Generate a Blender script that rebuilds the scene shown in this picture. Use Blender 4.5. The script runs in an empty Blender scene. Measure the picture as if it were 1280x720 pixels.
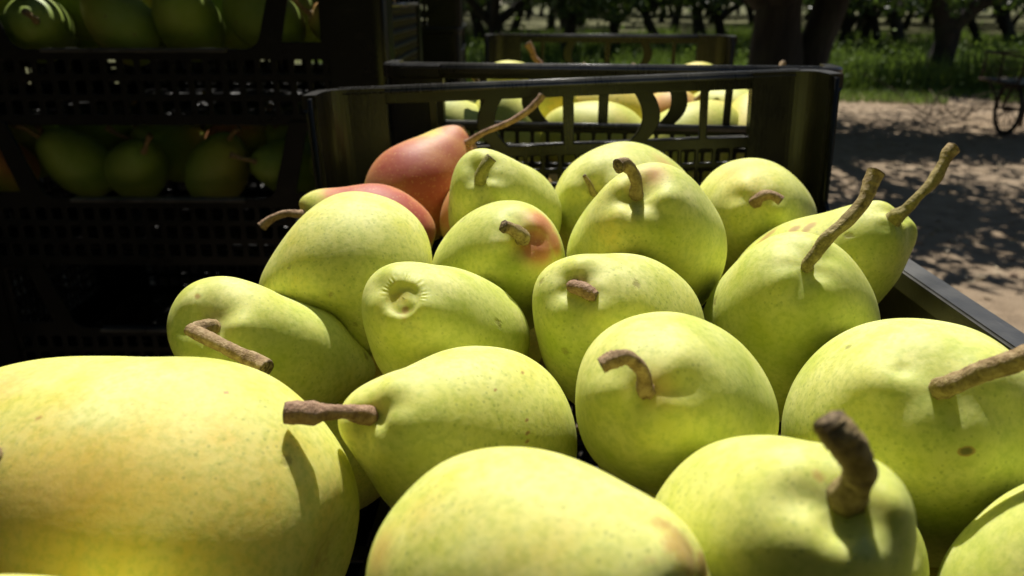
import bpy, bmesh, math, random, json
import numpy as np
from mathutils import Vector, Matrix, noise
R = math.radians
sc = bpy.context.scene
col = sc.collection
random.seed(7); rng = np.random.default_rng(7)

# ------------------------------------------------------------------ camera, sky, sun, exposure
FOC = 950.0; PITCH = math.atan(360 / 950.0); CAM_H = 1.15
cam_data = bpy.data.cameras.new('camera'); cam = bpy.data.objects.new('camera', cam_data); col.objects.link(cam)
cam_data.sensor_width = 36; cam_data.lens = FOC / 1280 * 36; cam_data.clip_start = .01; cam_data.clip_end = 500
cam.location = (0, 0, CAM_H); cam.rotation_euler = (math.pi / 2 - PITCH, 0, 0)
cam_data.dof.use_dof = True; cam_data.dof.focus_distance = .30; cam_data.dof.aperture_fstop = 14
sc.camera = cam
SUN_EL, SUN_AZ = 58.0, -4.0          # azimuth measured from +Y towards +X
w = bpy.data.worlds.new('World'); sc.world = w; w.use_nodes = True
wn = w.node_tree.nodes; wl = w.node_tree.links
sky = wn.new('ShaderNodeTexSky'); sky.sky_type = 'NISHITA'; sky.sun_disc = False
sky.sun_elevation = R(SUN_EL); sky.sun_rotation = R(SUN_AZ); sky.altitude = 300; sky.dust_density = .3; sky.air_density = .9
wl.new(sky.outputs[0], wn['Background'].inputs[0]); wn['Background'].inputs[1].default_value = .05
sl = bpy.data.lights.new('sun', 'SUN'); sl.energy = 5.0; sl.angle = R(.5); sl.color = (1, .95, .86)
sun = bpy.data.objects.new('sun', sl); col.objects.link(sun)
sd = Vector((math.sin(R(SUN_AZ)) * math.cos(R(SUN_EL)), math.cos(R(SUN_AZ)) * math.cos(R(SUN_EL)), math.sin(R(SUN_EL))))
sun.rotation_euler = sd.to_track_quat('Z', 'Y').to_euler()
sc.view_settings.view_transform = 'Standard'; sc.view_settings.look = 'None'
sc.view_settings.exposure = 0.46; sc.view_settings.gamma = 1
sc.cycles.max_bounces = 8; sc.cycles.transparent_max_bounces = 8

# ------------------------------------------------------------------ helpers
SP, CP = math.sin(PITCH), math.cos(PITCH)
def c2w(p):                                   # camera space (right, up, back) metres -> world
    p = np.asarray(p, float)
    return np.stack([p[..., 0], p[..., 1] * SP - p[..., 2] * CP, CAM_H + p[..., 1] * CP + p[..., 2] * SP], -1)
def px3(px, py, zc): return np.array([(px - 640) / FOC * zc, -(py - 360) / FOC * zc, -zc])
def ground_at(px, py):                        # the ground point seen at a pixel
    zc = CAM_H / (SP + (py - 360) / FOC * CP)
    return c2w(px3(px, py, zc))
def tag(o, label=None, cat=None, group=None, kind=None):
    if label: o['label'] = label
    if cat: o['category'] = cat
    if group: o['group'] = group
    if kind: o['kind'] = kind
    return o
def empty(name, loc, rot=(0, 0, 0)):
    o = bpy.data.objects.new(name, None); col.objects.link(o); o.location = loc; o.rotation_euler = rot
    o.empty_display_size = .05; return o
def mesh_obj(name, me, mat=None, parent=None):
    o = bpy.data.objects.new(name, me); col.objects.link(o)
    if mat and not me.materials: me.materials.append(mat)
    if parent: o.parent = parent
    return o
def pyd(name, V, Fc, smooth=True):
    me = bpy.data.meshes.new(name); me.from_pydata([tuple(v) for v in V], [], Fc); me.update()
    if smooth: me.polygons.foreach_set('use_smooth', [True] * len(me.polygons))
    return me
def copy_tree(o, parent=None):
    c = o.copy(); col.objects.link(c); c.parent = parent
    for ch in o.children: copy_tree(ch, c)
    return c

def tube(pts, rad, seg=12, sub=6, rough=.0, seed=0, cap=True):
    """smooth tube through pts, radii per point; returns verts, faces"""
    pts = [Vector(p) for p in pts]; n = len(pts); P = []; Q = []
    for i in range(n - 1):
        p0 = pts[max(i - 1, 0)]; p1 = pts[i]; p2 = pts[i + 1]; p3 = pts[min(i + 2, n - 1)]
        for k in range(sub):
            t = k / sub
            P.append(.5 * ((2 * p1) + (-p0 + p2) * t + (2 * p0 - 5 * p1 + 4 * p2 - p3) * t * t + (-p0 + 3 * p1 - 3 * p2 + p3) * t ** 3))
            tt = t * t * (3 - 2 * t); Q.append(rad[i] * (1 - tt) + rad[i + 1] * tt)
    P.append(pts[-1]); Q.append(rad[-1])
    V = []; Fc = []; u = None
    for i, p in enumerate(P):
        d = (P[min(i + 1, len(P) - 1)] - P[max(i - 1, 0)]).normalized()
        if u is None:
            u = d.orthogonal().normalized()
        u = (u - d * u.dot(d)).normalized(); v = d.cross(u)
        for k in range(seg):
            a = 2 * math.pi * k / seg
            q = u * math.cos(a) + v * math.sin(a)
            r = Q[i]
            if rough:
                r *= 1 + rough * (noise.noise(Vector((k * 1.7 + seed * 9, i * .09, seed))) + .45 * noise.noise(p / max(Q[i], 1e-6) * .55 + Vector((seed, 0, 0))))
            V.append(p + q * r)
    m = len(P)
    for i in range(m - 1):
        for k in range(seg):
            k2 = (k + 1) % seg
            Fc.append((i * seg + k, i * seg + k2, (i + 1) * seg + k2, (i + 1) * seg + k))
    if cap:
        for i, sgn in ((0, 1), (m - 1, -1)):
            c = len(V); V.append(P[i] - (P[min(i + 1, m - 1)] - P[max(i - 1, 0)]).normalized() * .25 * Q[i] * (1 if i == 0 else -1) * (.2 if sgn < 0 else 1))
            for k in range(seg):
                a, b = i * seg + k, i * seg + (k + 1) % seg
                Fc.append((b, a, c) if i == 0 else (a, b, c))
    return V, Fc
class MB:                                     # collects pieces of one mesh
    def __init__(s): s.V = []; s.F = []
    def add(s, V, Fc):
        n = len(s.V); s.V += [tuple(v) for v in V]; s.F += [tuple(i + n for i in f) for f in Fc]; return s
    def box(s, lo, hi, M=None):
        x0, y0, z0 = lo; x1, y1, z1 = hi
        V = [Vector(p) for p in ((x0,y0,z0),(x1,y0,z0),(x1,y1,z0),(x0,y1,z0),(x0,y0,z1),(x1,y0,z1),(x1,y1,z1),(x0,y1,z1))]
        if M: V = [M @ v for v in V]
        return s.add(V, [(0,3,2,1),(4,5,6,7),(0,1,5,4),(1,2,6,5),(2,3,7,6),(3,0,4,7)])
    def tube(s, *a, **k): return s.add(*tube(*a, **k))
    def mesh(s, name, smooth=False): return pyd(name, s.V, s.F, smooth)

def panel(name, outer, holes, t, M, bev=.0009):
    """flat plate with holes (2D loops), thickness t, rounded edges, moved by matrix M"""
    cu = bpy.data.curves.new('tmp', 'CURVE'); cu.dimensions = '2D'; cu.fill_mode = 'BOTH'
    cu.extrude = t / 2 - bev; cu.bevel_depth = bev; cu.bevel_resolution = 1; cu.offset = -bev
    for loop in [outer] + holes:
        sp = cu.splines.new('POLY'); sp.points.add(len(loop) - 1); sp.use_cyclic_u = True
        for p, q in zip(sp.points, loop): p.co = (q[0], q[1], 0, 1)
    o = bpy.data.objects.new('tmp', cu); col.objects.link(o)
    dg = bpy.context.evaluated_depsgraph_get()
    me = bpy.data.meshes.new_from_object(o.evaluated_get(dg)); me.name = name
    bpy.data.objects.remove(o); bpy.data.curves.remove(cu)
    me.transform(M); return me
def rrect(x0, y0, x1, y1, r=.002, n=3):
    L = []
    for cx, cy, a0 in ((x1 - r, y0 + r, -90), (x1 - r, y1 - r, 0), (x0 + r, y1 - r, 90), (x0 + r, y0 + r, 180)):
        for k in range(n + 1):
            a = R(a0 + 90 * k / n); L.append((cx + r * math.cos(a), cy + r * math.sin(a)))
    return L

# ------------------------------------------------------------------ materials
def new_mat(name):
    m = bpy.data.materials.new(name); m.use_nodes = True
    nt = m.node_tree; return m, nt, nt.nodes, nt.links, nt.nodes['Principled BSDF']
def nnoise(N, L, vec, scale, detail=3, rough=.5):
    n = N.new('ShaderNodeTexNoise'); n.inputs['Scale'].default_value = scale; n.inputs['Detail'].default_value = detail
    n.inputs['Roughness'].default_value = rough; L.new(vec, n.inputs['Vector']); return n.outputs['Fac']
def ramp(N, L, fac, stops, interp='LINEAR'):
    r = N.new('ShaderNodeValToRGB'); r.color_ramp.interpolation = interp
    while len(r.color_ramp.elements) < len(stops): r.color_ramp.elements.new(.5)
    for e, (p, c) in zip(r.color_ramp.elements, stops):
        e.position = p; e.color = (*c, 1) if len(c) == 3 else c
    L.new(fac, r.inputs[0]); return r.outputs[0]
def mixc(N, L, fac, a, b, mode='MIX'):
    m = N.new('ShaderNodeMix'); m.data_type = 'RGBA'; m.blend_type = mode
    for s, v in ((0, fac), (6, a), (7, b)):
        if isinstance(v, (int, float)): m.inputs[s].default_value = v
        elif isinstance(v, tuple): m.inputs[s].default_value = (*v, 1)
        else: L.new(v, m.inputs[s])
    return m.outputs[2]
def mth(N, L, op, a, b=0., clamp=False):
    m = N.new('ShaderNodeMath'); m.operation = op; m.use_clamp = clamp
    for s, v in ((0, a), (1, b)):
        if isinstance(v, (int, float)): m.inputs[s].default_value = v
        else: L.new(v, m.inputs[s])
    return m.outputs[0]
def bump(N, L, bs, h, strength, dist):
    b = N.new('ShaderNodeBump'); b.inputs['Strength'].default_value = strength; b.inputs['Distance'].default_value = dist
    L.new(h, b.inputs['Height']); L.new(b.outputs[0], bs.inputs['Normal']); return b

def skin_material(name, sss=True, shade_tint=False):
    m, nt, N, L, bs = new_mat(name)
    at = N.new('ShaderNodeAttribute'); at.attribute_name = 'paint'
    sp = N.new('ShaderNodeSeparateColor'); L.new(at.outputs['Color'], sp.inputs[0])
    blush, russet, bloom = sp.outputs; yell = at.outputs['Alpha']
    tc = N.new('ShaderNodeTexCoord').outputs['Object']
    oi = N.new('ShaderNodeObjectInfo').outputs['Random']
    off = N.new('ShaderNodeVectorMath'); off.operation = 'ADD'; L.new(tc, off.inputs[0])
    cmb = N.new('ShaderNodeCombineXYZ'); L.new(mth(N, L, 'MULTIPLY', oi, 7.), cmb.inputs[0]); L.new(cmb.outputs[0], off.inputs[1])
    v = off.outputs[0]
    n1 = nnoise(N, L, v, 22, 4, .6); n2 = nnoise(N, L, v, 60, 4, .65); n3 = nnoise(N, L, v, 420, 3, .6)
    yf = mth(N, L, 'ADD', yell, mth(N, L, 'MULTIPLY', mth(N, L, 'SUBTRACT', n1, .5), 1.9), True)
    base = ramp(N, L, yf, [(0., (.39, .47, .022)), (.5, (.58, .57, .03)), (1., (.74, .50, .03))])
    if shade_tint: base = mixc(N, L, .8, base, (.13, .24, .03))  # skin darkened, puts the left stack's shade into the pear colour
    blf = mth(N, L, 'MULTIPLY', mth(N, L, 'ADD', bloom, .02 if shade_tint else .38), ramp(N, L, mth(N, L, 'ADD', n2, mth(N, L, 'MULTIPLY', n1, .5)), [(.45, (.25,) * 3), (.95, (1,) * 3)]), True)
    c = mixc(N, L, blf, base, (.75, .74, .29))
    # green speckle and fine mottling
    c = mixc(N, L, mth(N, L, 'MULTIPLY', ramp(N, L, n3, [(.44, (0,) * 3), (.66, (1,) * 3)]), .30), c, (.25, .36, .03))
    vo = N.new('ShaderNodeTexVoronoi'); vo.inputs['Scale'].default_value = 400; vo.inputs['Randomness'].default_value = 1; L.new(v, vo.inputs['Vector'])
    dots = ramp(N, L, vo.outputs['Distance'], [(.14, (1,) * 3), (.25, (0,) * 3)])
    pat = ramp(N, L, mth(N, L, 'ADD', nnoise(N, L, v, 38, 2), mth(N, L, 'MULTIPLY', mth(N, L, 'SUBTRACT', oi, .5), .22)), [(.42, (0,) * 3), (.60, (1,) * 3)])
    c = mixc(N, L, mth(N, L, 'MULTIPLY', mth(N, L, 'MULTIPLY', dots, pat), .36), c, (.20, .27, .05))
    bs2 = nnoise(N, L, v, 170, 4, .7)
    bf = mth(N, L, 'MULTIPLY', blush, mth(N, L, 'ADD', .52, mth(N, L, 'ADD', mth(N, L, 'MULTIPLY', n2, .6), mth(N, L, 'MULTIPLY', bs2, .5))), True)
    bcol = ramp(N, L, bf, [(0., (.68, .47, .12)), (.5, (.56, .24, .10)), (1., (.40, .09, .055))])
    bcol = mixc(N, L, mth(N, L, 'MULTIPLY', dots, .5), bcol, (.66, .40, .16))
    c = mixc(N, L, ramp(N, L, bf, [(.04, (0,) * 3), (.42, (1,) * 3)]), c, bcol)
    wv = nnoise(N, L, v, 130, 5, .75)
    rf = ramp(N, L, mth(N, L, 'ADD', russet, mth(N, L, 'MULTIPLY', mth(N, L, 'SUBTRACT', wv, .5), 1.1)), [(.34, (0,) * 3), (.62, (1,) * 3)])
    rf = mth(N, L, 'MULTIPLY', rf, mth(N, L, 'MINIMUM', mth(N, L, 'MULTIPLY', russet, 3.), 1.), True)
    c = mixc(N, L, mth(N, L, 'MULTIPLY', rf, .8), c, ramp(N, L, russet, [(.3, (.52, .34, .09)), (.8, (.36, .21, .07)), (1., (.06, .035, .02))]))
    # odd little rub marks and bruises
    wv0 = nnoise(N, L, v, 240, 3, .7)
    v2 = N.new('ShaderNodeTexVoronoi'); v2.inputs['Scale'].default_value = 34; L.new(v, v2.inputs['Vector'])
    mk = ramp(N, L, mth(N, L, 'ADD', v2.outputs['Distance'], mth(N, L, 'MULTIPLY', wv0, .16)), [(.125, (1,) * 3), (.165, (0,) * 3)])
    c = mixc(N, L, mth(N, L, 'MULTIPLY', mk, .55), c, (.22, .17, .06))
    L.new(c, bs.inputs['Base Color'])
    rr = ramp(N, L, blf, [(0., (.50,) * 3), (1., (.70,) * 3)]); L.new(rr, bs.inputs['Roughness'])
    bs.inputs['Specular IOR Level'].default_value = .35
    if sss:
        bs.inputs['Subsurface Weight'].default_value = .55; bs.inputs['Subsurface Radius'].default_value = (1.0, .9, .18)
        bs.inputs['Subsurface Scale'].default_value = .006
    hh = mth(N, L, 'ADD', mth(N, L, 'MULTIPLY', n3, .5), mth(N, L, 'SUBTRACT', n2, mth(N, L, 'MULTIPLY', mk, .8)))
    bump(N, L, bs, hh, .5, .0005)
    return m
M_SKIN = skin_material('pear_skin'); M_SKIN_FAR = skin_material('pear_skin_far', False); M_SKIN_SHADE = skin_material('shade_tinted_pear_skin', False, True)

def stem_material():
    m, nt, N, L, bs = new_mat('pear_stem_bark')
    tc = N.new('ShaderNodeTexCoord').outputs['Object']
    at = N.new('ShaderNodeAttribute'); at.attribute_name = 'paint'
    sp = N.new('ShaderNodeSeparateColor'); L.new(at.outputs['Color'], sp.inputs[0])
    n1 = nnoise(N, L, tc, 300, 5, .7); n2 = nnoise(N, L, tc, 900, 3, .6)
    c = ramp(N, L, n1, [(.3, (.15, .09, .045)), (.5, (.32, .22, .11)), (.72, (.50, .38, .22))])
    c = mixc(N, L, sp.outputs[1], c, ramp(N, L, n1, [(.35, (.15, .15, .035)), (.65, (.36, .33, .10))]))     # green side
    c = mixc(N, L, sp.outputs[2], c, ramp(N, L, n1, [(.3, (.17, .085, .05)), (.7, (.44, .28, .19))]))     # reddish
    c = mixc(N, L, sp.outputs[0], c, ramp(N, L, n2, [(.35, (.03, .02, .012)), (.7, (.30, .22, .13))]))     # cut end
    L.new(c, bs.inputs['Base Color']); bs.inputs['Roughness'].default_value = .75; bs.inputs['Specular IOR Level'].default_value = .25
    bump(N, L, bs, mth(N, L, 'ADD', n1, mth(N, L, 'MULTIPLY', n2, .5)), .9, .0012)
    return m
M_STEM = stem_material()

def plastic_material(name='black_crate_plastic', cs=((.004, .004, .0035), (.009, .008, .007), (.02, .019, .017))):
    m, nt, N, L, bs = new_mat(name)
    tc = N.new('ShaderNodeTexCoord').outputs['Object']
    n1 = nnoise(N, L, tc, 9, 5, .65); n2 = nnoise(N, L, tc, 240, 3, .7)
    vo = N.new('ShaderNodeMapping'); L.new(tc, vo.inputs[0]); vo.inputs['Scale'].default_value = (500, 22, 60)
    sc_ = nnoise(N, L, vo.outputs[0], 1, 3, .6)
    c = mixc(N, L, ramp(N, L, n1, [(.42, (0,) * 3), (.8, (1,) * 3)]), cs[0], cs[1])
    c = mixc(N, L, ramp(N, L, sc_, [(.62, (0,) * 3), (.72, (.5,) * 3)]), c, cs[2])
    L.new(c, bs.inputs['Base Color'])
    L.new(ramp(N, L, mth(N, L, 'ADD', n1, mth(N, L, 'MULTIPLY', sc_, .4)), [(.4, (.17,) * 3), (1., (.48,) * 3)]), bs.inputs['Roughness'])
    bs.inputs['Specular IOR Level'].default_value = .28 if name.startswith('black') else .3 if 'dusty' in name else .5
    bump(N, L, bs, mth(N, L, 'ADD', n2, mth(N, L, 'MULTIPLY', sc_, .6)), .25, .0006)
    return m
M_PLASTIC = plastic_material()
M_RIM_GLINT = plastic_material('painted_glint_crate_edge', ((.035, .034, .032), (.13, .125, .115), (.22, .21, .20)))  # rim colour greyed to paint in the sun's highlight line
M_POST = plastic_material('dusty_crate_corner', ((.012, .0115, .011), (.042, .039, .035), (.07, .066, .06)))  # corner posts in a paler grey than the walls

def bark_material(name, dark, light, scale=10):
    m, nt, N, L, bs = new_mat(name)
    tc = N.new('ShaderNodeTexCoord').outputs['Object']
    mp = N.new('ShaderNodeMapping'); mp.inputs['Scale'].default_value = (1, 1, .25); L.new(tc, mp.inputs[0])
    n1 = nnoise(N, L, mp.outputs[0], scale, 6, .7); n2 = nnoise(N, L, tc, 3, 2)
    c = ramp(N, L, n1, [(.35, dark), (.68, light)])
    c = mixc(N, L, ramp(N, L, n2, [(.5, (0,) * 3), (.7, (.5,) * 3)]), c, (.05, .055, .03))
    L.new(c, bs.inputs['Base Color']); bs.inputs['Roughness'].default_value = .9
    bump(N, L, bs, n1, 1., .03); return m
M_BARK = bark_material('pear_tree_bark', (.012, .010, .008), (.042, .035, .027))

def leaf_material(name, a, b, trans=.35, gloss=.4):
    m, nt, N, L, bs = new_mat(name)
    geo = N.new('ShaderNodeNewGeometry'); tc = N.new('ShaderNodeTexCoord').outputs['Object']
    f = mth(N, L, 'ADD', mth(N, L, 'MULTIPLY', geo.outputs['Random Per Island'], .8), mth(N, L, 'MULTIPLY', nnoise(N, L, tc, 1.4, 2), .4), True)
    c = ramp(N, L, f, [(.05, a), (.6, tuple((x + y) / 2 for x, y in zip(a, b))), (1., b)])
    L.new(c, bs.inputs['Base Color']); bs.inputs['Roughness'].default_value = gloss
    tr = N.new('ShaderNodeBsdfTranslucent'); L.new(mixc(N, L, .5, c, (.14, .22, .02)), tr.inputs[0])
    ms = N.new('ShaderNodeMixShader'); ms.inputs[0].default_value = trans
    L.new(bs.outputs[0], ms.inputs[1]); L.new(tr.outputs[0], ms.inputs[2]); L.new(ms.outputs[0], N['Material Output'].inputs[0])
    return m
M_LEAF = leaf_material('tree_leaf', (.022, .045, .012), (.075, .12, .03))
M_GRASS = leaf_material('grass_blade', (.035, .065, .012), (.20, .29, .05), .35, .75)
M_DRY = leaf_material('dry_leaf', (.20, .13, .06), (.55, .45, .30), .1, .7)

def ground_material():
    m, nt, N, L, bs = new_mat('orchard_soil')
    tc = N.new('ShaderNodeTexCoord').outputs['Object']
    n1 = nnoise(N, L, tc, .9, 5, .6); n2 = nnoise(N, L, tc, 7, 6, .65); n3 = nnoise(N, L, tc, 46, 5, .7)
    c = ramp(N, L, n2, [(.25, (.18, .13, .085)), (.5, (.30, .222, .145)), (.75, (.40, .31, .215))])
    c = mixc(N, L, ramp(N, L, n1, [(.4, (0,) * 3), (.7, (.6,) * 3)]), c, (.27, .215, .155))
    c = mixc(N, L, ramp(N, L, n3, [(.25, (.4,) * 3), (.42, (0,) * 3)]), c, (.12, .08, .05))
    xs = N.new('ShaderNodeSeparateXYZ'); L.new(tc, xs.inputs[0])
    g = mth(N, L, 'ADD', mth(N, L, 'MULTIPLY', mth(N, L, 'SUBTRACT', xs.outputs[1], 9.6), .5), mth(N, L, 'MULTIPLY', mth(N, L, 'SUBTRACT', n1, .5), 4.), True)
    c = mixc(N, L, mth(N, L, 'MULTIPLY', g, .9), c, ramp(N, L, n3, [(.35, (.05, .055, .022)), (.7, (.13, .14, .05))]))
    L.new(c, bs.inputs['Base Color']); bs.inputs['Roughness'].default_value = .95; bs.inputs['Specular IOR Level'].default_value = .15
    bump(N, L, bs, mth(N, L, 'ADD', mth(N, L, 'MULTIPLY', n2, .8), mth(N, L, 'MULTIPLY', n3, .5)), .8, .05)
    return m
def simple_mat(name, c1, c2, rough=.6, metal=0., scale=20, bmp=.3, dist=.002):
    m, nt, N, L, bs = new_mat(name)
    tc = N.new('ShaderNodeTexCoord').outputs['Object']; n1 = nnoise(N, L, tc, scale, 5, .65)
    L.new(ramp(N, L, n1, [(.35, c1), (.7, c2)]), bs.inputs['Base Color']); bs.inputs['Roughness'].default_value = rough; bs.inputs['Metallic'].default_value = metal
    bump(N, L, bs, n1, bmp, dist); return m

# ------------------------------------------------------------------ ground
def ground_h(x, y):
    return .020 * noise.noise(Vector((x * .5, y * .5, 0))) + .010 * noise.noise(Vector((x * 2.3, y * 2.3, 4))) + .005 * noise.noise(Vector((x * 7, y * 7, 9)))
def grid_axis(a, b, f0, f1, fine, coarse):
    L_ = []; x = a
    while x < b:
        L_.append(x); x += fine if f0 <= x <= f1 else coarse * (1 + .12 * min(abs(x - f0), abs(x - f1)))
    L_.append(b); return L_
gx = grid_axis(-120, 120, -.5, 6, .07, .3); gy = grid_axis(-40, 220, 1.5, 9.5, .07, .3)
V = [(x, y, ground_h(x, y) if abs(x) < 30 and y < 40 else 0) for y in gy for x in gx]
nx = len(gx)
Fc = [(j * nx + i, j * nx + i + 1, (j + 1) * nx + i + 1, (j + 1) * nx + i) for j in range(len(gy) - 1) for i in range(nx - 1)]
g = mesh_obj('ground', pyd('ground', V, Fc), ground_material()); tag(g, kind='structure', label='dry brown orchard soil with leaf shade falling across it')

# ------------------------------------------------------------------ crates
CW, CL, CH = .375, .60, .19
RIMH = .092
T = .0035
def bar_zone_holes():
    """handhold row of the end wall: straight centre bar, two bowed bars, two straight bars"""
    y0, y1 = .143, .178
    def arc(c, side, y):                      # bowed bar edge
        t = (y - y0) / (y1 - y0) * 2 - 1
        return c + side * (.0035 - .0075 * t * t * (.8 if t > 0 else 1.3))
    ys = [y0 + (y1 - y0) * k / 9 for k in range(10)]
    H = []
    for s in (-1, 1):
        lp = [(s * .0042, y0), (s * .0042, y1)] + [(s * arc(.052, 1, y), y) for y in reversed(ys)]
        H.append(lp if s > 0 else lp[::-1])
        lp = [(s * arc(.0655, 1, y), y) for y in reversed(ys)] + [(s * .0985, y0), (s * .0985, y1)]
        H.append(lp if s > 0 else lp[::-1])
        H.append(rrect(*sorted((s * .1045, s * .137))[:1], y0, sorted((s * .1045, s * .137))[1], y1, .0015))
    return H
def end_wall_mesh():
    W2 = CW / 2 - .004
    outer = [(-W2, .003), (W2, .003), (W2, CH - .002), (-W2, CH - .002)]
    holes = bar_zone_holes()
    y = .1385
    for hgt in (.010, .012, .013, .013, .013, .013, .013):
        y -= .0042; top = y; y -= hgt
        if y < .012: break
        x = -.1365
        while x < .136:
            if abs(x + .0045) > -1: holes.append(rrect(x, y, x + .0098, top, .001, 1))
            x += .0131
    Mx = Matrix.Rotation(math.pi / 2, 4, 'X')
    return panel('end_wall', outer, holes, T, Mx)
def side_wall_mesh(braced):
    """long side, drawn with x along the crate and y up"""
    L2 = CL / 2 - .004; top = CH - .002; low = RIMH
    if braced: sx0, sx1 = .122, .152
    else: sx0, sx1 = .040, .046
    h = []
    loop = [(-L2, .003), (L2, .003), (L2, top), (L2 - sx0, top)]
    for k in range(7):                        # rounded foot of the slope
        a = k / 6; px_ = (L2 - sx1 + .004) * (1 - a) ** 2 + 2 * a * (1 - a) * (L2 - sx1 - .002) + a * a * (L2 - sx1 - .016)
        py_ = (low + .012) * (1 - a) ** 2 + 2 * a * (1 - a) * low + a * a * low
        loop.append((px_, py_))
    loop += [(-x, y) for x, y in reversed(loop[3:])] + [(-L2, top)]
    for s in (-1, 1):
        if braced:
            lp = [(s * (L2 - .075), .100), (s * (L2 - .075), .176), (s * (L2 - .102), .176), (s * (L2 - .122), .100)]
            h.append(lp if s > 0 else lp[::-1])
    for y0, y1 in (((.064, .080), (.040, .056), (.016, .032)) if braced else ((.034, .050), (.012, .028))):
        x = -L2 + .055
        while x < L2 - .065:
            h.append(rrect(x, y0, x + .013, y1, .0015, 1)); x += .0205
    Mx = Matrix.Rotation(math.pi / 2, 4, 'Z') @ Matrix.Rotation(math.pi / 2, 4, 'X')
    return panel('side_wall', loop, h, T, Mx)
def floor_mesh():
    W2, L2 = CW / 2 - .006, CL / 2 - .006; h = []
    x = -W2 + .012
    while x < W2 - .02:
        y = -L2 + .012
        while y < L2 - .05: h.append([(x, y), (x + .013, y), (x + .013, y + .040), (x, y + .040)]); y += .0485
        x += .0195
    return panel('base', [(-W2, -L2), (W2, -L2), (W2, L2), (-W2, L2)], h, T, Matrix.Translation((0, 0, .006)))
def corner_mesh(wx=.052, wy=.040):
    """rounded hollow corner column, corner at +x +y of the crate"""
    X, Y = CW / 2, CL / 2; r = .016; t = .0045
    outl = [(X - wx, Y)]
    for k in range(9): a = R(90 - 90 * k / 8); outl.append((X - r + r * math.cos(a), Y - r + r * math.sin(a)))
    outl.append((X, Y - wy))
    inl = [(X - t - .004, Y - wy)]
    ri = r - t + .004
    for k in range(9): a = R(90 * k / 8); inl.append((X - t - .004 - ri + ri * math.cos(a), Y - t - .004 - ri + ri * math.sin(a)))
    inl.append((X - wx, Y - t - .004))
    loop = outl + inl; n = len(loop); V = []; F_ = []
    lev = [(0., .0025), (.004, 0.), (CH - .012, 0.), (CH - .010, -.0025), (CH - .0015, -.0025), (CH, -.001)]
    for z, ins in lev:
        for i, (x, y) in enumerate(loop):
            s = ins if i < len(outl) else 0
            V.append((x - s * (1 if x > X - wx + .001 or ins > 0 else 1), y - s, z))
    for l in range(len(lev) - 1):
        for i in range(n):
            j = (i + 1) % n; F_.append((l * n + i, (l + 1) * n + i, (l + 1) * n + j, l * n + j))
    def capf(l, flip):
        m_ = len(outl)
        for i in range(m_ - 1):
            q = (l * n + i, l * n + i + 1, l * n + n - 2 - i, l * n + n - 1 - i)
            F_.append(q if flip else q[::-1])
    capf(0, False); capf(len(lev) - 1, True)
    me = pyd('corner_post', V, F_, False)
    return me
def mirrored(me, sx, sy):
    m2 = me.copy(); m2.transform(Matrix.Diagonal((sx, sy, 1, 1)))
    if sx * sy < 0: m2.flip_normals()
    return m2
def bev_box(mb, lo, hi, b=.0015):
    bm = bmesh.new(); bmesh.ops.create_cube(bm, size=1)
    for v in bm.verts: v.co = Vector([(lo[i] + hi[i]) / 2 + v.co[i] * (hi[i] - lo[i]) for i in range(3)])
    bmesh.ops.bevel(bm, geom=bm.edges[:], offset=b, segments=3, affect='EDGES')
    bm.verts.index_update(); mb.add([v.co.copy() for v in bm.verts], [[v.index for v in f.verts] for f in bm.faces]); bm.free()
def rim_end_mesh():
    mb = MB(); x = CW / 2 - .013
    bev_box(mb, (-x, -.0078, CH - .0075), (x, .0045, CH + .0008), .0036)
    x = CW / 2 - .0525        # flange, lip outward (-y)
    bev_box(mb, (-x, -.0060, .138), (x, -.0018, .1432), .0008)            # ledge under the handhold row
    return mb.mesh('rim', True)
def rim_side_mesh(braced):
    mb = MB(); y = CL / 2 - (.190 if braced else .066)
    bev_box(mb, (-.0045, -y, RIMH - .012), (-.0019, y, RIMH + .0006), .0008); bev_box(mb, (-.0050, -y, RIMH - .0035), (.0095, y, RIMH + .0014), .0012)
    return mb.mesh('rim')
ME = {}
def crate_meshes():
    e = end_wall_mesh(); c = corner_mesh(); re_ = rim_end_mesh()
    ME['end'] = e; ME['floor'] = floor_mesh()
    ME['side'] = side_wall_mesh(False); ME['side_b'] = side_wall_mesh(True)
    ME['corner'] = {(sx, sy): mirrored(c, sx, sy) for sx in (-1, 1) for sy in (-1, 1)}
    cb = corner_mesh(.052, .070)
    ME['corner_b'] = {(sx, sy): mirrored(cb, sx, sy) for sx in (-1, 1) for sy in (-1, 1)}
    ME['rim_end'] = re_; ME['rim_side'] = rim_side_mesh(False); ME['rim_side_b'] = rim_side_mesh(True)
crate_meshes()
def make_crate(label, group, braced=False):
    b = '_b' if braced else ''
    r = empty('plastic_crate', (0, 0, 0)); tag(r, label, 'crate', group)
    for s in (-1, 1):
        o = mesh_obj('end_wall', ME['end'], M_PLASTIC, r); o.location = (0, s * (CL / 2 - .0045), 0)
        o = mesh_obj('rim', ME['rim_end'], M_RIM_GLINT, r); o.location = (0, s * (CL / 2 - .0045), 0); o.rotation_euler = (0, 0, math.pi if s > 0 else 0)
        o = mesh_obj('side_wall', ME['side' + b], M_PLASTIC, r); o.location = (s * (CW / 2 - .0045), 0, 0)
        o = mesh_obj('rim', ME['rim_side' + b], M_RIM_GLINT, r); o.location = (s * (CW / 2 - .0045), 0, 0); o.rotation_euler = (0, 0, math.pi if s < 0 else 0)
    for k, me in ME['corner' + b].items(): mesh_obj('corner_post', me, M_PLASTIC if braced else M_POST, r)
    mesh_obj('base', ME['floor'], M_PLASTIC, r)
    return r
def place(o, x, y, z, rz=0, ry=0, label=None):
    o.location = (x, y, z); o.rotation_euler = (0, ry, rz)
    if label: o['label'] = label
    return o
F_CX = .0490; F_CY = .285
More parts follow.
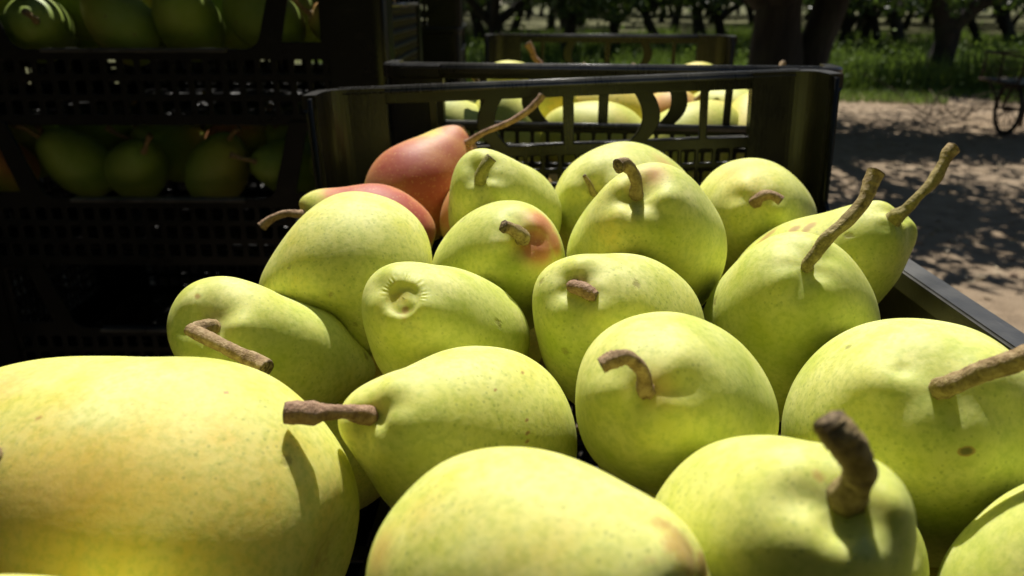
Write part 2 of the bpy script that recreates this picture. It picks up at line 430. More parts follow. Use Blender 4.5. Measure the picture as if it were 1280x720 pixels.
front = make_crate('black plastic crate in the foreground, heaped with large green pears', 'open crates of picked pears')
place(front, F_CX, F_CY, .905, 0, -R(2.3))
second = copy_tree(front)
a2 = R(7)
place(second, .076 + .3 * math.sin(a2), .645 + .3 * math.cos(a2), .910, -a2, 0, 'black plastic crate of sunlit pears directly behind the foreground crate')
GU = 'crates stacked under the two open crates'
for k in range(5):
    o = copy_tree(front); o['group'] = GU
    place(o, F_CX + random.uniform(-.003, .003), F_CY + random.uniform(-.004, .004), .176 * k + .018, R(random.uniform(-.8, .8)), 0, 'black crate in the stack that carries the foreground crate')
    o = copy_tree(front); o['group'] = GU
    place(o, second.location.x, second.location.y, .178 * k + .018, -a2 + R(random.uniform(-.8, .8)), 0, 'black crate in the stack that carries the second crate')
# stack of braced crates at the left, long sides to the camera
GL = 'crates in the tall shaded stack at the left'
lc = None; LZ0 = .1035
left_lab = ['lowest black crate of the shaded left stack', 'second lowest black crate of the shaded left stack', 'black crate of the left stack hidden level with the big left pear',
            'shaded black crate level with the big pear at the left', 'shaded crate of dim green pears beside the post of the foreground crate', 'shaded crate of dim pears at the top left of the photo',
            'black crate above the top left corner of the view'] + ['black crate of the left stack above the frame'] * 4
LX, LY = -.444, 1.125
left_crates = []
for k in range(8):
    if lc is None: lc = make_crate('x', GL, True); o = lc
    else: o = copy_tree(lc)
    place(o, LX + random.uniform(-.004, .004), LY + random.uniform(-.004, .004), LZ0 + .18 * k, math.pi / 2 + R(random.uniform(-.6, .6)), 0, left_lab[k]); left_crates.append(o)
GB = 'crates of the stack behind the left stack'
for k in range(9):
    o = copy_tree(lc); o['group'] = GB
    place(o, -.41, 1.80, .018 + .178 * k, math.pi / 2 + R(random.uniform(-1, 1) + 2), 0,
          'dim black crate behind the left stack, its edge beside the second crate rim' if k == 6 else 'dim black crate behind the left stack, upper one of the two in view' if k == 7 else 'black crate low in the stack behind the left stack')
for k in range(9):  # extra unseen stack, added to keep sun off the left stack
    o = copy_tree(lc); o['group'] = GB
    place(o, -1.05, 1.84, .018 + .178 * k, math.pi / 2 + R(random.uniform(-1, 1)), 0, 'black crate of the unseen stack added behind the left stack')
# wooden pallet that carries the left stack
M_WOOD = simple_mat('grey_pallet_wood', (.10, .075, .05), (.24, .19, .14), .85, 0, 30)
pal = empty('pallet', (LX, LY, 0)); tag(pal, 'grey wooden pallet under the shaded left crate stack', 'pallet')
pb = MB(); bev_box(pb, (-.36, -.045, 0), (.36, .045, .018)); bme = pb.mesh('board')
for j in range(5): o = mesh_obj('board', bme, M_WOOD, pal); o.location = (0, -.22 + j * .11, .103 - .018)
bk = MB(); bev_box(bk, (-.045, -.26, 0), (.045, .26, .083)); bkm = bk.mesh('bearer')
for x in (-.31, 0, .31): o = mesh_obj('bearer', bkm, M_WOOD, pal); o.location = (x, 0, .001)

# ------------------------------------------------------------------ pears
FIT = json.loads('''{"A":{"p":[535.24057,226.93556,0.55548,0.61619,0.6871,-0.33838,0.04097,0.10542,0.40623,0.03299,1.1867,0.82051],"A":[[-0.105,0.0731,-0.5381],[-0.1012,0.082,-0.5373],[-0.0932,0.0928,-0.538],[-0.0858,0.102,-0.5461],[-0.0737,0.1097,-0.5489],[-0.0571,0.1162,-0.5523],[-0.0486,0.1198,-0.5607],[-0.0386,0.1206,-0.564],[-0.0311,0.1184,-0.5659],[-0.028,0.1159,-0.5652],[-0.0292,0.1155,-0.5736]],"K":[[-0.00027,0.00068,0.0],[0.00313,-0.00201,0.0],[-0.00496,0.00272,0.0],[0.00249,-0.00153,0.0],[0.00065,0.00089,0.0],[-0.00116,-0.00591,0.0],[-0.00075,0.00358,0.0],[0.00087,0.00022,0.0],[0.01197,0.01546,0.0],[-0.00801,-0.00639,0.0],[-0.00525,-0.01186,0.0]]},"B":{"p":[623.08918,257.07472,0.43111,-0.28526,0.39169,0.9772,0.03698,0.08857,0.41433,0.00648,3.54621,0.82499],"A":[[-0.0372,0.0534,-0.4216],[-0.0341,0.0606,-0.4125],[-0.03,0.0675,-0.4116],[-0.0243,0.0721,-0.4095],[-0.018,0.0745,-0.4086],[-0.0113,0.0758,-0.4119],[-0.0031,0.0762,-0.4208],[0.0108,0.0708,-0.4272],[0.0194,0.0642,-0.4352],[0.0247,0.0563,-0.4401],[0.0274,0.0468,-0.4387],[0.0273,0.0362,-0.4404],[-0.0195,0.0625,-0.3915]],"K":[[0.00315,-0.00029,0.0],[-0.00024,-0.0003,0.0],[-0.00112,-0.00078,0.0],[-0.00143,0.00092,0.0],[-0.00149,0.00386,0.0],[0.00208,0.0011,0.0],[-0.00075,-0.0064,0.0],[-0.00074,0.00136,0.0],[-0.00186,-0.00096,0.0],[0.00307,0.00105,0.0],[-0.00135,-0.00019,0.0],[0.00086,-0.00038,0.0],[0.00423,-0.0045,0.0]]},"BB":{"p":[616.1286,264.71155,0.51313,0.12112,0.2635,0.97503,0.04033,0.08471,0.38736,0.04605,-1.03299,0.8509],"A":[[-0.0487,0.0413,-0.519],[-0.0493,0.0521,-0.519],[-0.0448,0.0662,-0.5176]],"K":[[-0.0021,-0.00078,0.0],[0.00123,0.00136,0.0],[0.0016,-0.00137,0.0]]},"C":{"p":[630.9493,330.08356,0.37178,0.28077,0.3401,1.04854,0.03725,0.09152,0.36664,0.07292,-2.35116,0.85115],"A":[[-0.0384,0.0144,-0.3749],[-0.0359,0.0232,-0.3783],[-0.0292,0.0311,-0.3695],[-0.0184,0.0393,-0.3685],[-0.0076,0.0419,-0.3626],[0.0034,0.0415,-0.3624],[0.0109,0.0383,-0.3576],[0.0167,0.0343,-0.3578],[0.0221,0.0286,-0.3632],[0.0263,0.0184,-0.3641],[0.0061,0.0235,-0.3285]],"K":[[-0.00229,0.00039,0.0],[0.00182,-0.00021,0.0],[0.0004,-0.00029,0.0],[0.00025,-6e-05,0.0],[-0.00011,-0.00131,0.0],[-0.00085,-0.0004,0.0],[0.00182,0.00326,0.0],[-0.00063,-0.00194,0.0],[-0.00034,-0.00093,0.0],[-0.00111,0.0006,0.0],[-0.00081,-0.00162,0.0]]},"D":{"p":[775.37285,262.7933,0.48229,-0.41212,0.07908,1.02571,0.05058,0.11801,0.31342,0.02715,2.85832,0.84685],"A":[[0.0269,0.0657,-0.4735],[0.0324,0.0752,-0.472],[0.0409,0.0836,-0.4732],[0.0605,0.0921,-0.4741],[0.0808,0.0922,-0.4786],[0.0967,0.0842,-0.4759],[0.1065,0.0743,-0.4754],[0.1116,0.0699,-0.4814],[0.0456,0.0539,-0.4282]],"K":[[0.00143,-0.0007,0.0],[-0.00243,0.00265,0.0],[0.00363,-0.00319,0.0],[-0.0016,-0.00221,0.0],[0.00164,0.00352,0.0],[-0.00104,-0.00346,0.0],[-0.00505,-0.00163,0.0],[0.00532,0.00303,0.0],[0.00031,0.00016,0.0]]},"E":{"p":[802.02564,304.61253,0.38805,-0.30952,0.54691,1.06467,0.04419,0.10785,0.30419,0.1926,5.80563,0.79223],"A":[[0.0302,0.016,-0.4014],[0.0299,0.024,-0.393],[0.0318,0.0333,-0.389],[0.0422,0.0504,-0.3792],[0.05,0.0562,-0.3729],[0.0719,0.0588,-0.3615],[0.0775,0.0574,-0.3622],[0.0847,0.053,-0.3611],[0.0958,0.0442,-0.368],[0.1041,0.0307,-0.3749],[0.1063,0.021,-0.3776],[0.1064,0.011,-0.3808],[0.0982,-0.0106,-0.3918],[0.0595,0.043,-0.3378]],"K":[[0.00042,-0.00076,0.0],[-0.00592,0.00163,0.0],[0.00619,-0.00118,0.0],[0.0,0.00046,0.0],[0.00075,-0.00353,0.0],[-0.00096,0.00044,0.0],[0.0025,0.00501,0.0],[-0.00013,-0.00399,0.0],[-0.00179,-0.00062,0.0],[-0.00079,0.00093,0.0],[0.00307,-9e-05,0.0],[-0.00153,-0.0005,0.0],[-0.00029,0.00061,0.0],[-0.0038,-0.00032,0.0]]},"F":{"p":[940.1522,271.05365,0.49224,-0.31459,0.1099,1.34417,0.04519,0.11784,0.37183,0.06793,4.66063,0.85469],"A":[[0.1249,0.0671,-0.5072],[0.1321,0.0757,-0.5022],[0.1447,0.0826,-0.4957],[0.1548,0.0837,-0.4894],[0.1677,0.0801,-0.4821],[0.1809,0.0725,-0.4824],[0.1887,0.0602,-0.4795],[0.1928,0.0492,-0.4817],[0.1929,0.0454,-0.4814],[0.1419,0.0477,-0.4349]],"K":[[0.00074,-0.00036,0.0],[-0.00054,-9e-05,0.0],[-0.00016,0.00126,0.0],[-7e-05,-0.00141,0.0],[0.00176,0.0013,0.0],[-0.00309,-0.0036,0.0],[-0.00161,0.0015,0.0],[0.00713,0.00127,0.0],[-0.00459,-0.00121,0.0],[-0.00166,0.00154,0.0]]},"G":{"p":[1025.72712,333.4321,0.41579,0.50233,0.54885,0.45256,0.04102,0.10692,0.47927,0.27109,4.11514,0.81389],"A":[[0.1269,0.0135,-0.4326],[0.141,0.031,-0.4256],[0.1545,0.0382,-0.4218],[0.166,0.0427,-0.407],[0.1776,0.0448,-0.3994],[0.1884,0.045,-0.3932],[0.1948,0.0429,-0.3833],[0.2014,0.0379,-0.3812],[0.2028,0.0354,-0.3804],[0.2042,0.0303,-0.3805],[0.2047,0.0227,-0.3842],[0.2027,0.0109,-0.3915],[0.1992,0.0022,-0.3947],[0.1958,-0.0061,-0.4003],[0.1998,0.0382,-0.3795]],"K":[[-0.00046,0.00033,0.0],[0.001,-0.00138,0.0],[-0.00089,0.00271,0.0],[0.0014,-0.00493,0.0],[-0.00197,0.00148,0.0],[0.00189,0.00178,0.0],[0.00479,-0.00202,0.0],[0.01717,0.00931,0.0],[0.02555,0.01016,0.0],[0.01407,0.0023,0.0],[-0.02107,-0.00603,0.0],[0.0066,0.00228,0.0],[0.0024,-0.00128,0.0],[-0.00387,0.00102,0.0],[-0.04859,-0.01721,0.0]]},"H":{"p":[989.63061,404.75758,0.34862,-0.16824,0.6919,1.07415,0.04419,0.10533,0.31468,0.07103,3.32156,0.80717],"A":[[0.0921,-0.0114,-0.368],[0.0948,-0.0001,-0.3623],[0.0997,0.0108,-0.3519],[0.1085,0.0202,-0.3378],[0.116,0.0234,-0.3323],[0.1228,0.0242,-0.3288],[0.1316,0.0227,-0.3264],[0.1372,0.0197,-0.3236],[0.1464,0.0123,-0.3235],[0.1566,-0.002,-0.3269],[0.1632,-0.0119,-0.3356],[0.1183,0.0114,-0.3049]],"K":[[0.00052,-0.00022,0.0],[-0.00062,0.00084,0.0],[0.0017,-0.00151,0.0],[-0.00016,-0.00123,0.0],[-0.00066,0.00194,0.0],[0.0002,0.00022,0.0],[0.00031,-0.00123,0.0],[0.00055,0.00093,0.0],[-0.00133,-0.00101,0.0],[-0.00055,-5e-05,0.0],[-0.00026,0.00013,0.0],[0.00018,-0.00162,0.0]]},"I":{"p":[451.9537,334.16627,0.37985,0.34332,1.11634,-1.24354,0.04315,0.09002,0.21184,0.07503,-0.35182,0.83282],"A":[[-0.1155,0.0024,-0.3649],[-0.1138,0.0181,-0.3652],[-0.1067,0.0307,-0.364],[-0.0971,0.0421,-0.3717],[-0.0843,0.0488,-0.3775],[-0.0769,0.0503,-0.381],[-0.0652,0.0492,-0.3851],[-0.0556,0.0448,-0.3864],[-0.0474,0.0371,-0.388],[-0.0418,0.0281,-0.3879],[-0.0371,0.0113,-0.3828]],"K":[[-0.01273,-0.00126,0.0],[0.01014,0.00166,0.0],[-0.00202,-0.00175,0.0],[-0.00039,6e-05,0.0],[0.00057,-0.00154,0.0],[0.00061,0.00256,0.0],[0.00079,-0.0027,0.0],[-0.00507,-0.00359,0.0],[0.00453,0.00476,0.0],[-0.00177,-0.00253,0.0],[-0.00246,0.00023,0.0]]},"J":{"p":[455.66059,289.17641,0.46655,-0.97292,0.34913,0.06186,0.03636,0.09027,0.44633,0.02006,2.59558,0.86718],"A":[[-0.1322,0.0502,-0.461],[-0.1316,0.0521,-0.4616],[-0.1263,0.0575,-0.4621],[-0.1186,0.061,-0.4638],[-0.1,0.064,-0.4615],[-0.0816,0.0638,-0.4643],[-0.0672,0.06,-0.465],[-0.0557,0.0528,-0.4688],[-0.0483,0.0425,-0.4692],[-0.0461,0.0329,-0.4707],[-0.0474,0.0221,-0.4711],[-0.1328,0.0504,-0.4645]],"K":[[-0.00198,0.00914,0.0],[-0.00854,0.01145,0.0],[-0.00559,0.00591,0.0],[0.00515,-0.0039,0.0],[-0.0005,-0.00224,0.0],[9e-05,0.00164,0.0],[0.00031,-0.00156,0.0],[-0.00196,-0.0004,0.0],[-0.00067,0.00057,0.0],[0.00271,-0.0004,0.0],[-0.00215,0.0003,0.0],[0.01336,-0.02506,0.0]]},"K":{"p":[346.8033,445.3571,0.33825,-0.85921,0.84009,2.37179,0.03458,0.09712,0.21238,0.33919,2.64932,0.84862],"A":[[-0.139,-0.0137,-0.3066],[-0.1385,-0.0091,-0.308],[-0.1349,-0.0025,-0.3106],[-0.1272,0.003,-0.3156],[-0.1215,0.0046,-0.319],[-0.1155,0.0052,-0.3256],[-0.107,0.0043,-0.3353],[-0.0927,-0.0006,-0.3428],[-0.0815,-0.0092,-0.3536],[-0.0719,-0.0245,-0.3609],[-0.0693,-0.0352,-0.359],[-0.0696,-0.0386,-0.3606],[-0.0771,-0.0561,-0.3596],[-0.1395,-0.0225,-0.3089],[-0.1292,-0.0098,-0.3001]],"K":[[-0.00533,0.00379,0.0],[-0.00172,0.00065,0.0],[-0.00085,-0.00197,0.0],[-0.00529,0.00465,0.0],[0.00074,-8e-05,0.0],[0.00185,-0.00065,0.0],[0.00078,-0.0025,0.0],[-0.00425,-0.00396,0.0],[0.00173,4e-05,0.0],[-0.00823,0.00067,0.0],[-0.00906,0.0037,0.0],[0.02317,-0.00676,0.0],[-0.01069,0.00545,0.0],[0.00057,-0.00019,0.0],[0.01547,-0.00732,0.0]]},"L":{"p":[566.76825,413.40534,0.31411,-0.57093,1.27736,2.09773,0.03452,0.08799,0.37138,0.35672,3.68284,0.68876],"A":[[-0.0559,-0.002,-0.2868],[-0.0544,0.0015,-0.2885],[-0.0518,0.0046,-0.2897],[-0.0455,0.0086,-0.2923],[-0.0386,0.01,-0.2934],[-0.0302,0.0104,-0.3015],[-0.0186,0.0081,-0.3126],[-0.0097,0.0038,-0.3179],[-0.0017,-0.0024,-0.3226],[0.0046,-0.0111,-0.3225],[0.0075,-0.0186,-0.3239],[0.0082,-0.0299,-0.3263],[-0.0576,-0.0083,-0.2897],[-0.0569,-0.0167,-0.2922],[-0.0533,-0.0314,-0.3049],[-0.0452,-0.0008,-0.2772]],"K":[[-0.00313,0.00032,0.0],[-0.00409,0.00101,0.0],[-0.0017,0.00119,0.0],[0.00091,0.00085,0.0],[-0.00052,0.00165,0.0],[0.00024,-0.00419,0.0],[-8e-05,0.00182,0.0],[-4e-05,-0.00127,0.0],[-0.00105,0.00019,0.0],[0.00092,0.00091,0.0],[0.00217,-0.00104,0.0],[-0.0031,0.00066,0.0],[0.00568,-0.00176,0.0],[-0.00157,0.00107,0.0],[-0.00023,-0.00031,0.0],[0.00713,-0.00325,0.0]]},"M":{"p":[770.11435,413.04275,0.3193,-0.59847,0.48517,1.28047,0.04081,0.09595,0.39948,0.16929,2.66155,0.84961],"A":[[0.0083,-0.0015,-0.3059],[0.0101,0.0028,-0.3039],[0.0137,0.0079,-0.3041],[0.0168,0.0106,-0.3038],[0.0247,0.0148,-0.3104],[0.0386,0.0174,-0.3149],[0.0519,0.0158,-0.3189],[0.0608,0.0125,-0.3209],[0.069,0.0074,-0.3227],[0.0758,0.0006,-0.3243],[0.0808,-0.0091,-0.3219],[0.0069,-0.0124,-0.315],[0.0096,-0.0274,-0.3187],[0.0161,-0.0397,-0.322],[0.0225,-0.0469,-0.3238],[0.0194,0.0008,-0.2817]],"K":[[0.00513,-0.00416,0.0],[-0.00404,0.00013,0.0],[-0.00904,0.00849,0.0],[0.00318,-0.0009,0.0],[0.00524,-0.00537,0.0],[-0.00236,-0.00102,0.0],[-0.00036,-0.00066,0.0],[0.00179,0.00235,0.0],[-0.0035,-0.00297,0.0],[0.00389,0.00208,0.0],[-0.00218,-0.00074,0.0],[0.00133,-0.0002,0.0],[0.00182,0.00173,0.0],[-0.00169,-0.00105,0.0],[0.0008,0.00064,0.0],[0.00417,-0.00077,0.0]]},"N":{"p":[578.54857,550.34778,0.25211,-0.81234,0.29842,1.25611,0.03659,0.09,0.46505,0.2633,2.70225,0.88812],"A":[[-0.0519,-0.037,-0.228],[-0.0504,-0.0331,-0.2313],[-0.045,-0.0278,-0.2332],[-0.0394,-0.0244,-0.2408],[-0.0333,-0.0221,-0.2469],[-0.0243,-0.0201,-0.2554],[-0.0157,-0.0195,-0.2573],[-0.0076,-0.0204,-0.2627],[0.0,-0.023,-0.2677],[0.0075,-0.0268,-0.2686],[0.0135,-0.0313,-0.2636],[0.0188,-0.0388,-0.2616],[0.0217,-0.0474,-0.2607],[0.0224,-0.0534,-0.2617],[-0.0522,-0.0387,-0.2278],[-0.0521,-0.0449,-0.2296],[-0.0495,-0.0514,-0.2305],[-0.0461,-0.0592,-0.2369],[-0.04,-0.0667,-0.2406],[-0.0472,-0.0377,-0.2205]],"K":[[-0.0092,0.00072,0.0],[0.00181,0.00122,0.0],[0.00073,-0.00094,0.0],[0.00123,0.00131,0.0],[0.0007,-0.00393,0.0],[-0.00082,0.00023,0.0],[0.00024,0.00178,0.0],[-0.00039,-0.00182,0.0],[-9e-05,0.00095,0.0],[0.00073,0.00066,0.0],[0.00166,0.00029,0.0],[-0.00284,-0.0012,0.0],[0.00145,0.00044,0.0],[-0.00051,0.00015,0.0],[-0.00739,-0.00118,0.0],[0.00056,-0.00235,0.0],[0.00193,-0.00052,0.0],[0.00411,0.00449,0.0],[-0.00411,-0.00356,0.0],[0.01298,0.00206,0.0]]},"O":{"p":[840.65846,503.14856,0.25121,-0.28708,0.23371,0.79326,0.0355,0.08877,0.28783,0.09603,9.95716,0.89252],"A":[[0.0207,-0.0323,-0.2501],[0.0222,-0.0269,-0.2511],[0.0281,-0.0173,-0.2518],[0.037,-0.0104,-0.2506],[0.0496,-0.0071,-0.2534],[0.0592,-0.0077,-0.253],[0.0707,-0.0125,-0.2506],[0.0795,-0.0215,-0.2481],[0.0849,-0.0311,-0.2498],[0.0863,-0.0408,-0.2496],[0.0852,-0.0469,-0.2483],[0.021,-0.0441,-0.2496],[0.0242,-0.0528,-0.2491],[0.0328,-0.0633,-0.2494],[0.0451,-0.0699,-0.2496],[0.0356,-0.0277,-0.2116]],"K":[[0.00258,-0.00093,0.0],[-0.00257,-0.00011,0.0],[-0.00023,0.00046,0.0],[0.00026,0.00059,0.0],[0.00057,-0.00115,0.0],[-0.00058,-0.00028,0.0],[0.00031,-0.00034,0.0],[-0.00151,-0.00125,0.0],[-0.00079,0.00081,0.0],[1e-05,0.00093,0.0],[0.00222,-0.00133,0.0],[0.00234,0.00189,0.0],[-0.00414,-0.00183,0.0],[0.00266,-5e-05,0.0],[-0.00037,0.00288,0.0],[0.00142,5e-05,0.0]]},"Q":{"p":[1147.43626,544.58388,0.27038,-0.32483,0.35323,1.02288,0.0506,0.10869,0.34826,0.11939,1.72059,0.83678],"A":[[0.1055,-0.046,-0.295],[0.1072,-0.0355,-0.2901],[0.114,-0.0239,-0.2879],[0.1227,-0.0144,-0.2805],[0.1378,-0.0084,-0.2777],[0.1471,-0.0075,-0.2673],[0.156,-0.0101,-0.2598],[0.1627,-0.0155,-0.2521],[0.1692,-0.0207,-0.2519],[0.1048,-0.0556,-0.2958],[0.1285,-0.0299,-0.2232]],"K":[[-0.0017,0.00028,0.0],[-0.00041,0.00085,0.0],[0.00188,-0.00158,0.0],[-0.00035,0.00062,0.0],[0.00085,0.0007,0.0],[-0.0006,-0.00608,0.0],[0.00028,0.00345,0.0],[0.00049,-0.00049,0.0],[-0.0022,-0.00136,0.0],[0.00131,-0.00033,0.0],[-0.00137,0.0008,0.0]]},"R":{"p":[935.7366,667.34816,0.18434,-0.34677,1.57374,1.86483,0.03255,0.07495,0.32338,0.53098,5.859,0.67622],"A":[[0.0354,-0.0559,-0.1998],[0.0389,-0.0506,-0.2003],[0.0458,-0.0433,-0.1986],[0.0545,-0.037,-0.1925],[0.0628,-0.0342,-0.187],[0.0721,-0.0331,-0.1746],[0.0781,-0.036,-0.1616],[0.0805,-0.0391,-0.1585],[0.0816,-0.0427,-0.1553],[0.0821,-0.0474,-0.1533],[0.0826,-0.0566,-0.1555],[0.0668,-0.0412,-0.1486]],"K":[[0.00274,-0.00071,0.0],[-0.00163,0.00063,0.0],[0.00071,-0.00139,0.0],[-0.00019,0.00168,0.0],[0.00062,-0.00251,0.0],[-0.00044,-0.00103,0.0],[-0.00693,-0.00431,0.0],[0.00936,0.00614,0.0],[0.00513,-0.00046,0.0],[-0.01011,-0.00303,0.0],[0.0028,0.00086,0.0],[-0.00197,0.00165,0.0]]},"S":{"p":[678.18704,725.65613,0.17061,1.55952,0.27728,1.05937,0.03341,0.08465,0.3751,0.11091,3.02355,0.85914],"A":[[-0.0331,-0.0669,-0.1742],[-0.0327,-0.0615,-0.1763],[-0.0307,-0.0555,-0.1777],[-0.0263,-0.0487,-0.1792],[-0.0182,-0.0423,-0.1809],[-0.0114,-0.0397,-0.1826],[-0.0017,-0.0382,-0.1828],[0.005,-0.0375,-0.1777],[0.0126,-0.0392,-0.1784],[0.0228,-0.0411,-0.1685],[0.0293,-0.044,-0.1641],[0.0339,-0.0467,-0.1557],[0.0387,-0.0513,-0.1557],[0.0405,-0.0543,-0.1512],[0.0414,-0.0577,-0.1489]],"K":[[0.00197,-0.00069,0.0],[-0.00284,0.00075,0.0],[-0.00146,0.00158,0.0],[0.00481,-0.00347,0.0],[-0.00334,0.00275,0.0],[0.00113,-0.00078,0.0],[0.00033,-0.00129,0.0],[-0.00044,0.00021,0.0],[0.00039,0.00138,0.0],[0.00023,-0.00133,0.0],[-0.00198,-0.00075,0.0],[0.00266,0.00193,0.0],[-0.00109,-0.00067,0.0],[0.00057,-0.00038,0.0],[-0.0011,4e-05,0.0]]},"T":{"p":[1379.45705,729.64977,0.19936,0.33104,1.17578,0.8833,0.03565,0.0882,0.45018,0.05449,2.08511,0.78998],"A":[[0.1266,-0.0843,-0.2244],[0.1302,-0.0752,-0.2249],[0.1361,-0.0668,-0.224],[0.137,-0.059,-0.2148],[0.1413,-0.0546,-0.2122]],"K":[[-0.00462,0.00067,0.0],[0.00553,-0.00092,0.0],[-0.00164,0.00012,0.0],[-0.0011,0.00105,0.0],[0.00155,-0.00155,0.0]]},"P":{"p":[187.96264,629.62493,0.23537,-1.29834,0.3157,-0.30847,0.05053,0.13238,0.14645,0.03682,-1.79159,0.57102],"A":[[-0.1575,-0.0265,-0.2335],[-0.146,-0.0219,-0.2361],[-0.1329,-0.0195,-0.2406],[-0.111,-0.0196,-0.24],[-0.093,-0.0228,-0.2406],[-0.0841,-0.0261,-0.243],[-0.0728,-0.0309,-0.2397],[-0.0651,-0.038,-0.2452],[-0.0568,-0.045,-0.2406],[-0.0521,-0.0559,-0.2453],[-0.0481,-0.065,-0.24],[-0.0477,-0.0727,-0.2409],[-0.0477,-0.0776,-0.239],[-0.0487,-0.0844,-0.2358],[-0.175,-0.0533,-0.2508]],"K":[[-0.00862,0.00812,0.0],[0.00758,-0.00733,0.0],[-0.001,0.00146,0.0],[-0.00058,-0.00218,0.0],[-0.00221,-0.00174,0.0],[0.00343,0.00491,0.0],[0.00116,-0.0001,0.0],[-0.00389,-0.00354,0.0],[0.00229,0.00153,0.0],[-0.00023,0.00033,0.0],[-0.00308,-0.00046,0.0],[0.00372,5e-05,0.0],[-0.00148,0.00032,0.0],[0.00031,-0.00023,0.0],[0.00461,-0.0029,0.0]]},"U":{"p":[13.99057,916.17325,0.14855,-0.08625,0.39026,0.60098,0.03582,0.08719,0.47265,0.19078,2.47207,0.69993],"A":[[-0.1021,-0.0567,-0.1533],[-0.0977,-0.0593,-0.1612],[-0.0925,-0.0644,-0.1711]],"K":[[0.00049,0.00099,0.0],[-0.00028,-0.0021,0.0],[-0.00112,-0.00063,0.0]]},"V":{"p":[1025.20084,708.21014,0.23735,0.03922,0.62504,1.08615,0.03466,0.08958,0.40991,8e-05,-0.47951,0.855],"A":[[0.1141,-0.067,-0.2136],[0.1174,-0.0738,-0.2151],[0.1183,-0.0786,-0.2151]],"K":[[0.00031,6e-05,0.0],[-0.00076,-0.00017,0.0],[0.00044,0.0001,0.0]]}}''')
def profile(th, k, e):
    c = np.cos(th); t = .5 * (1 + c)
    return np.sin(th) ** (e + (.9 - e) * (1 - t)) * (1 - k * t ** 1.5), c
def pear_grid(par, nu, nv):
    px, py, zc, ax, ay, az, Rr, L_, k, bm_, ba, ex = par
    s = np.linspace(0, 1, nu); th = (np.pi * (s - .06 * np.sin(2 * np.pi * s) / np.pi))[:, None]
    ph = np.linspace(0, 2 * np.pi, nv, endpoint=False)[None]
    r, c = profile(th, k, ex); r = np.clip(r, 0, None)
    a = np.array([ax, ay, az], float); a /= np.linalg.norm(a)
    h = np.array([0, 1, 0.]) if abs(a[1]) < .9 else np.array([1., 0, 0])
    u = np.cross(h, a); u /= np.linalg.norm(u); v = np.cross(a, u)
    bend = bm_ * Rr * ((c + 1) / 2) ** 2
    X = Rr * r * np.cos(ph) + bend * math.cos(ba); Y = Rr * r * np.sin(ph) + bend * math.sin(ba); Z = c * L_ / 2 + 0 * ph
    C = px3(px, py, zc)
    return C + X[..., None] * u + Y[..., None] * v + Z[..., None] * a, C, (a, u, v)
def grid_faces(nu, nv, ofs=0):
    """rows 0 and nu-1 collapse to poles"""
    F_ = []; top = ofs; bot = ofs + 1 + (nu - 2) * nv
    for k in range(nv): F_.append((top, ofs + 1 + k, ofs + 1 + (k + 1) % nv))
    for i in range(nu - 3):
        b = ofs + 1 + i * nv
        for k in range(nv): F_.append((b + k, b + nv + k, b + nv + (k + 1) % nv, b + (k + 1) % nv))
    b = ofs + 1 + (nu - 3) * nv
    for k in range(nv): F_.append((b + k, bot, b + (k + 1) % nv))
    return F_
def normals(V, nu, nv):
    G = np.empty((nu, nv, 3)); G[0] = V[0]; G[-1] = V[-1]; G[1:-1] = V[1:-1].reshape(nu - 2, nv, 3)
    du = np.gradient(G, axis=0); dv = np.roll(G, -1, 1) - np.roll(G, 1, 1)
    n = np.cross(du, dv); n /= np.maximum(np.linalg.norm(n, axis=-1, keepdims=True), 1e-12)
    c = V.mean(0)
    if (n[nu // 2] * (G[nu // 2] - c)).sum() < 0: n = -n
    out = np.empty_like(V); out[1:-1] = n[1:-1].reshape(-1, 3); out[0] = n[1].mean(0); out[-1] = n[-2].mean(0)
    return out / np.maximum(np.linalg.norm(out, axis=-1, keepdims=True), 1e-9)
def set_paint(me, C):
    at = me.attributes.new('paint', 'FLOAT_COLOR', 'POINT'); at.data.foreach_set('color', np.ascontiguousarray(C, dtype=np.float32).ravel())
def stem_mesh(pts3, rad, seed, green, red, local):
    V, F_ = tube(pts3, rad, seg=14, sub=9, rough=.24, seed=seed)
    V = [v - local for v in V]
    me = pyd('stem', V, F_); n = len(V); C = np.zeros((n, 4)); C[:, 1] = green; C[:, 2] = red
    ring = 14; C[n - 2 - ring * 2:n - 2, 0] = .8; C[-1, 0] = 1
    fr = np.repeat(np.linspace(0, 1, (n - 2) // ring), ring); C[:len(fr), 1] = green * (1 - fr) ** .6 if green < .9 else green
    set_paint(me, C); me.materials.append(M_STEM); return me

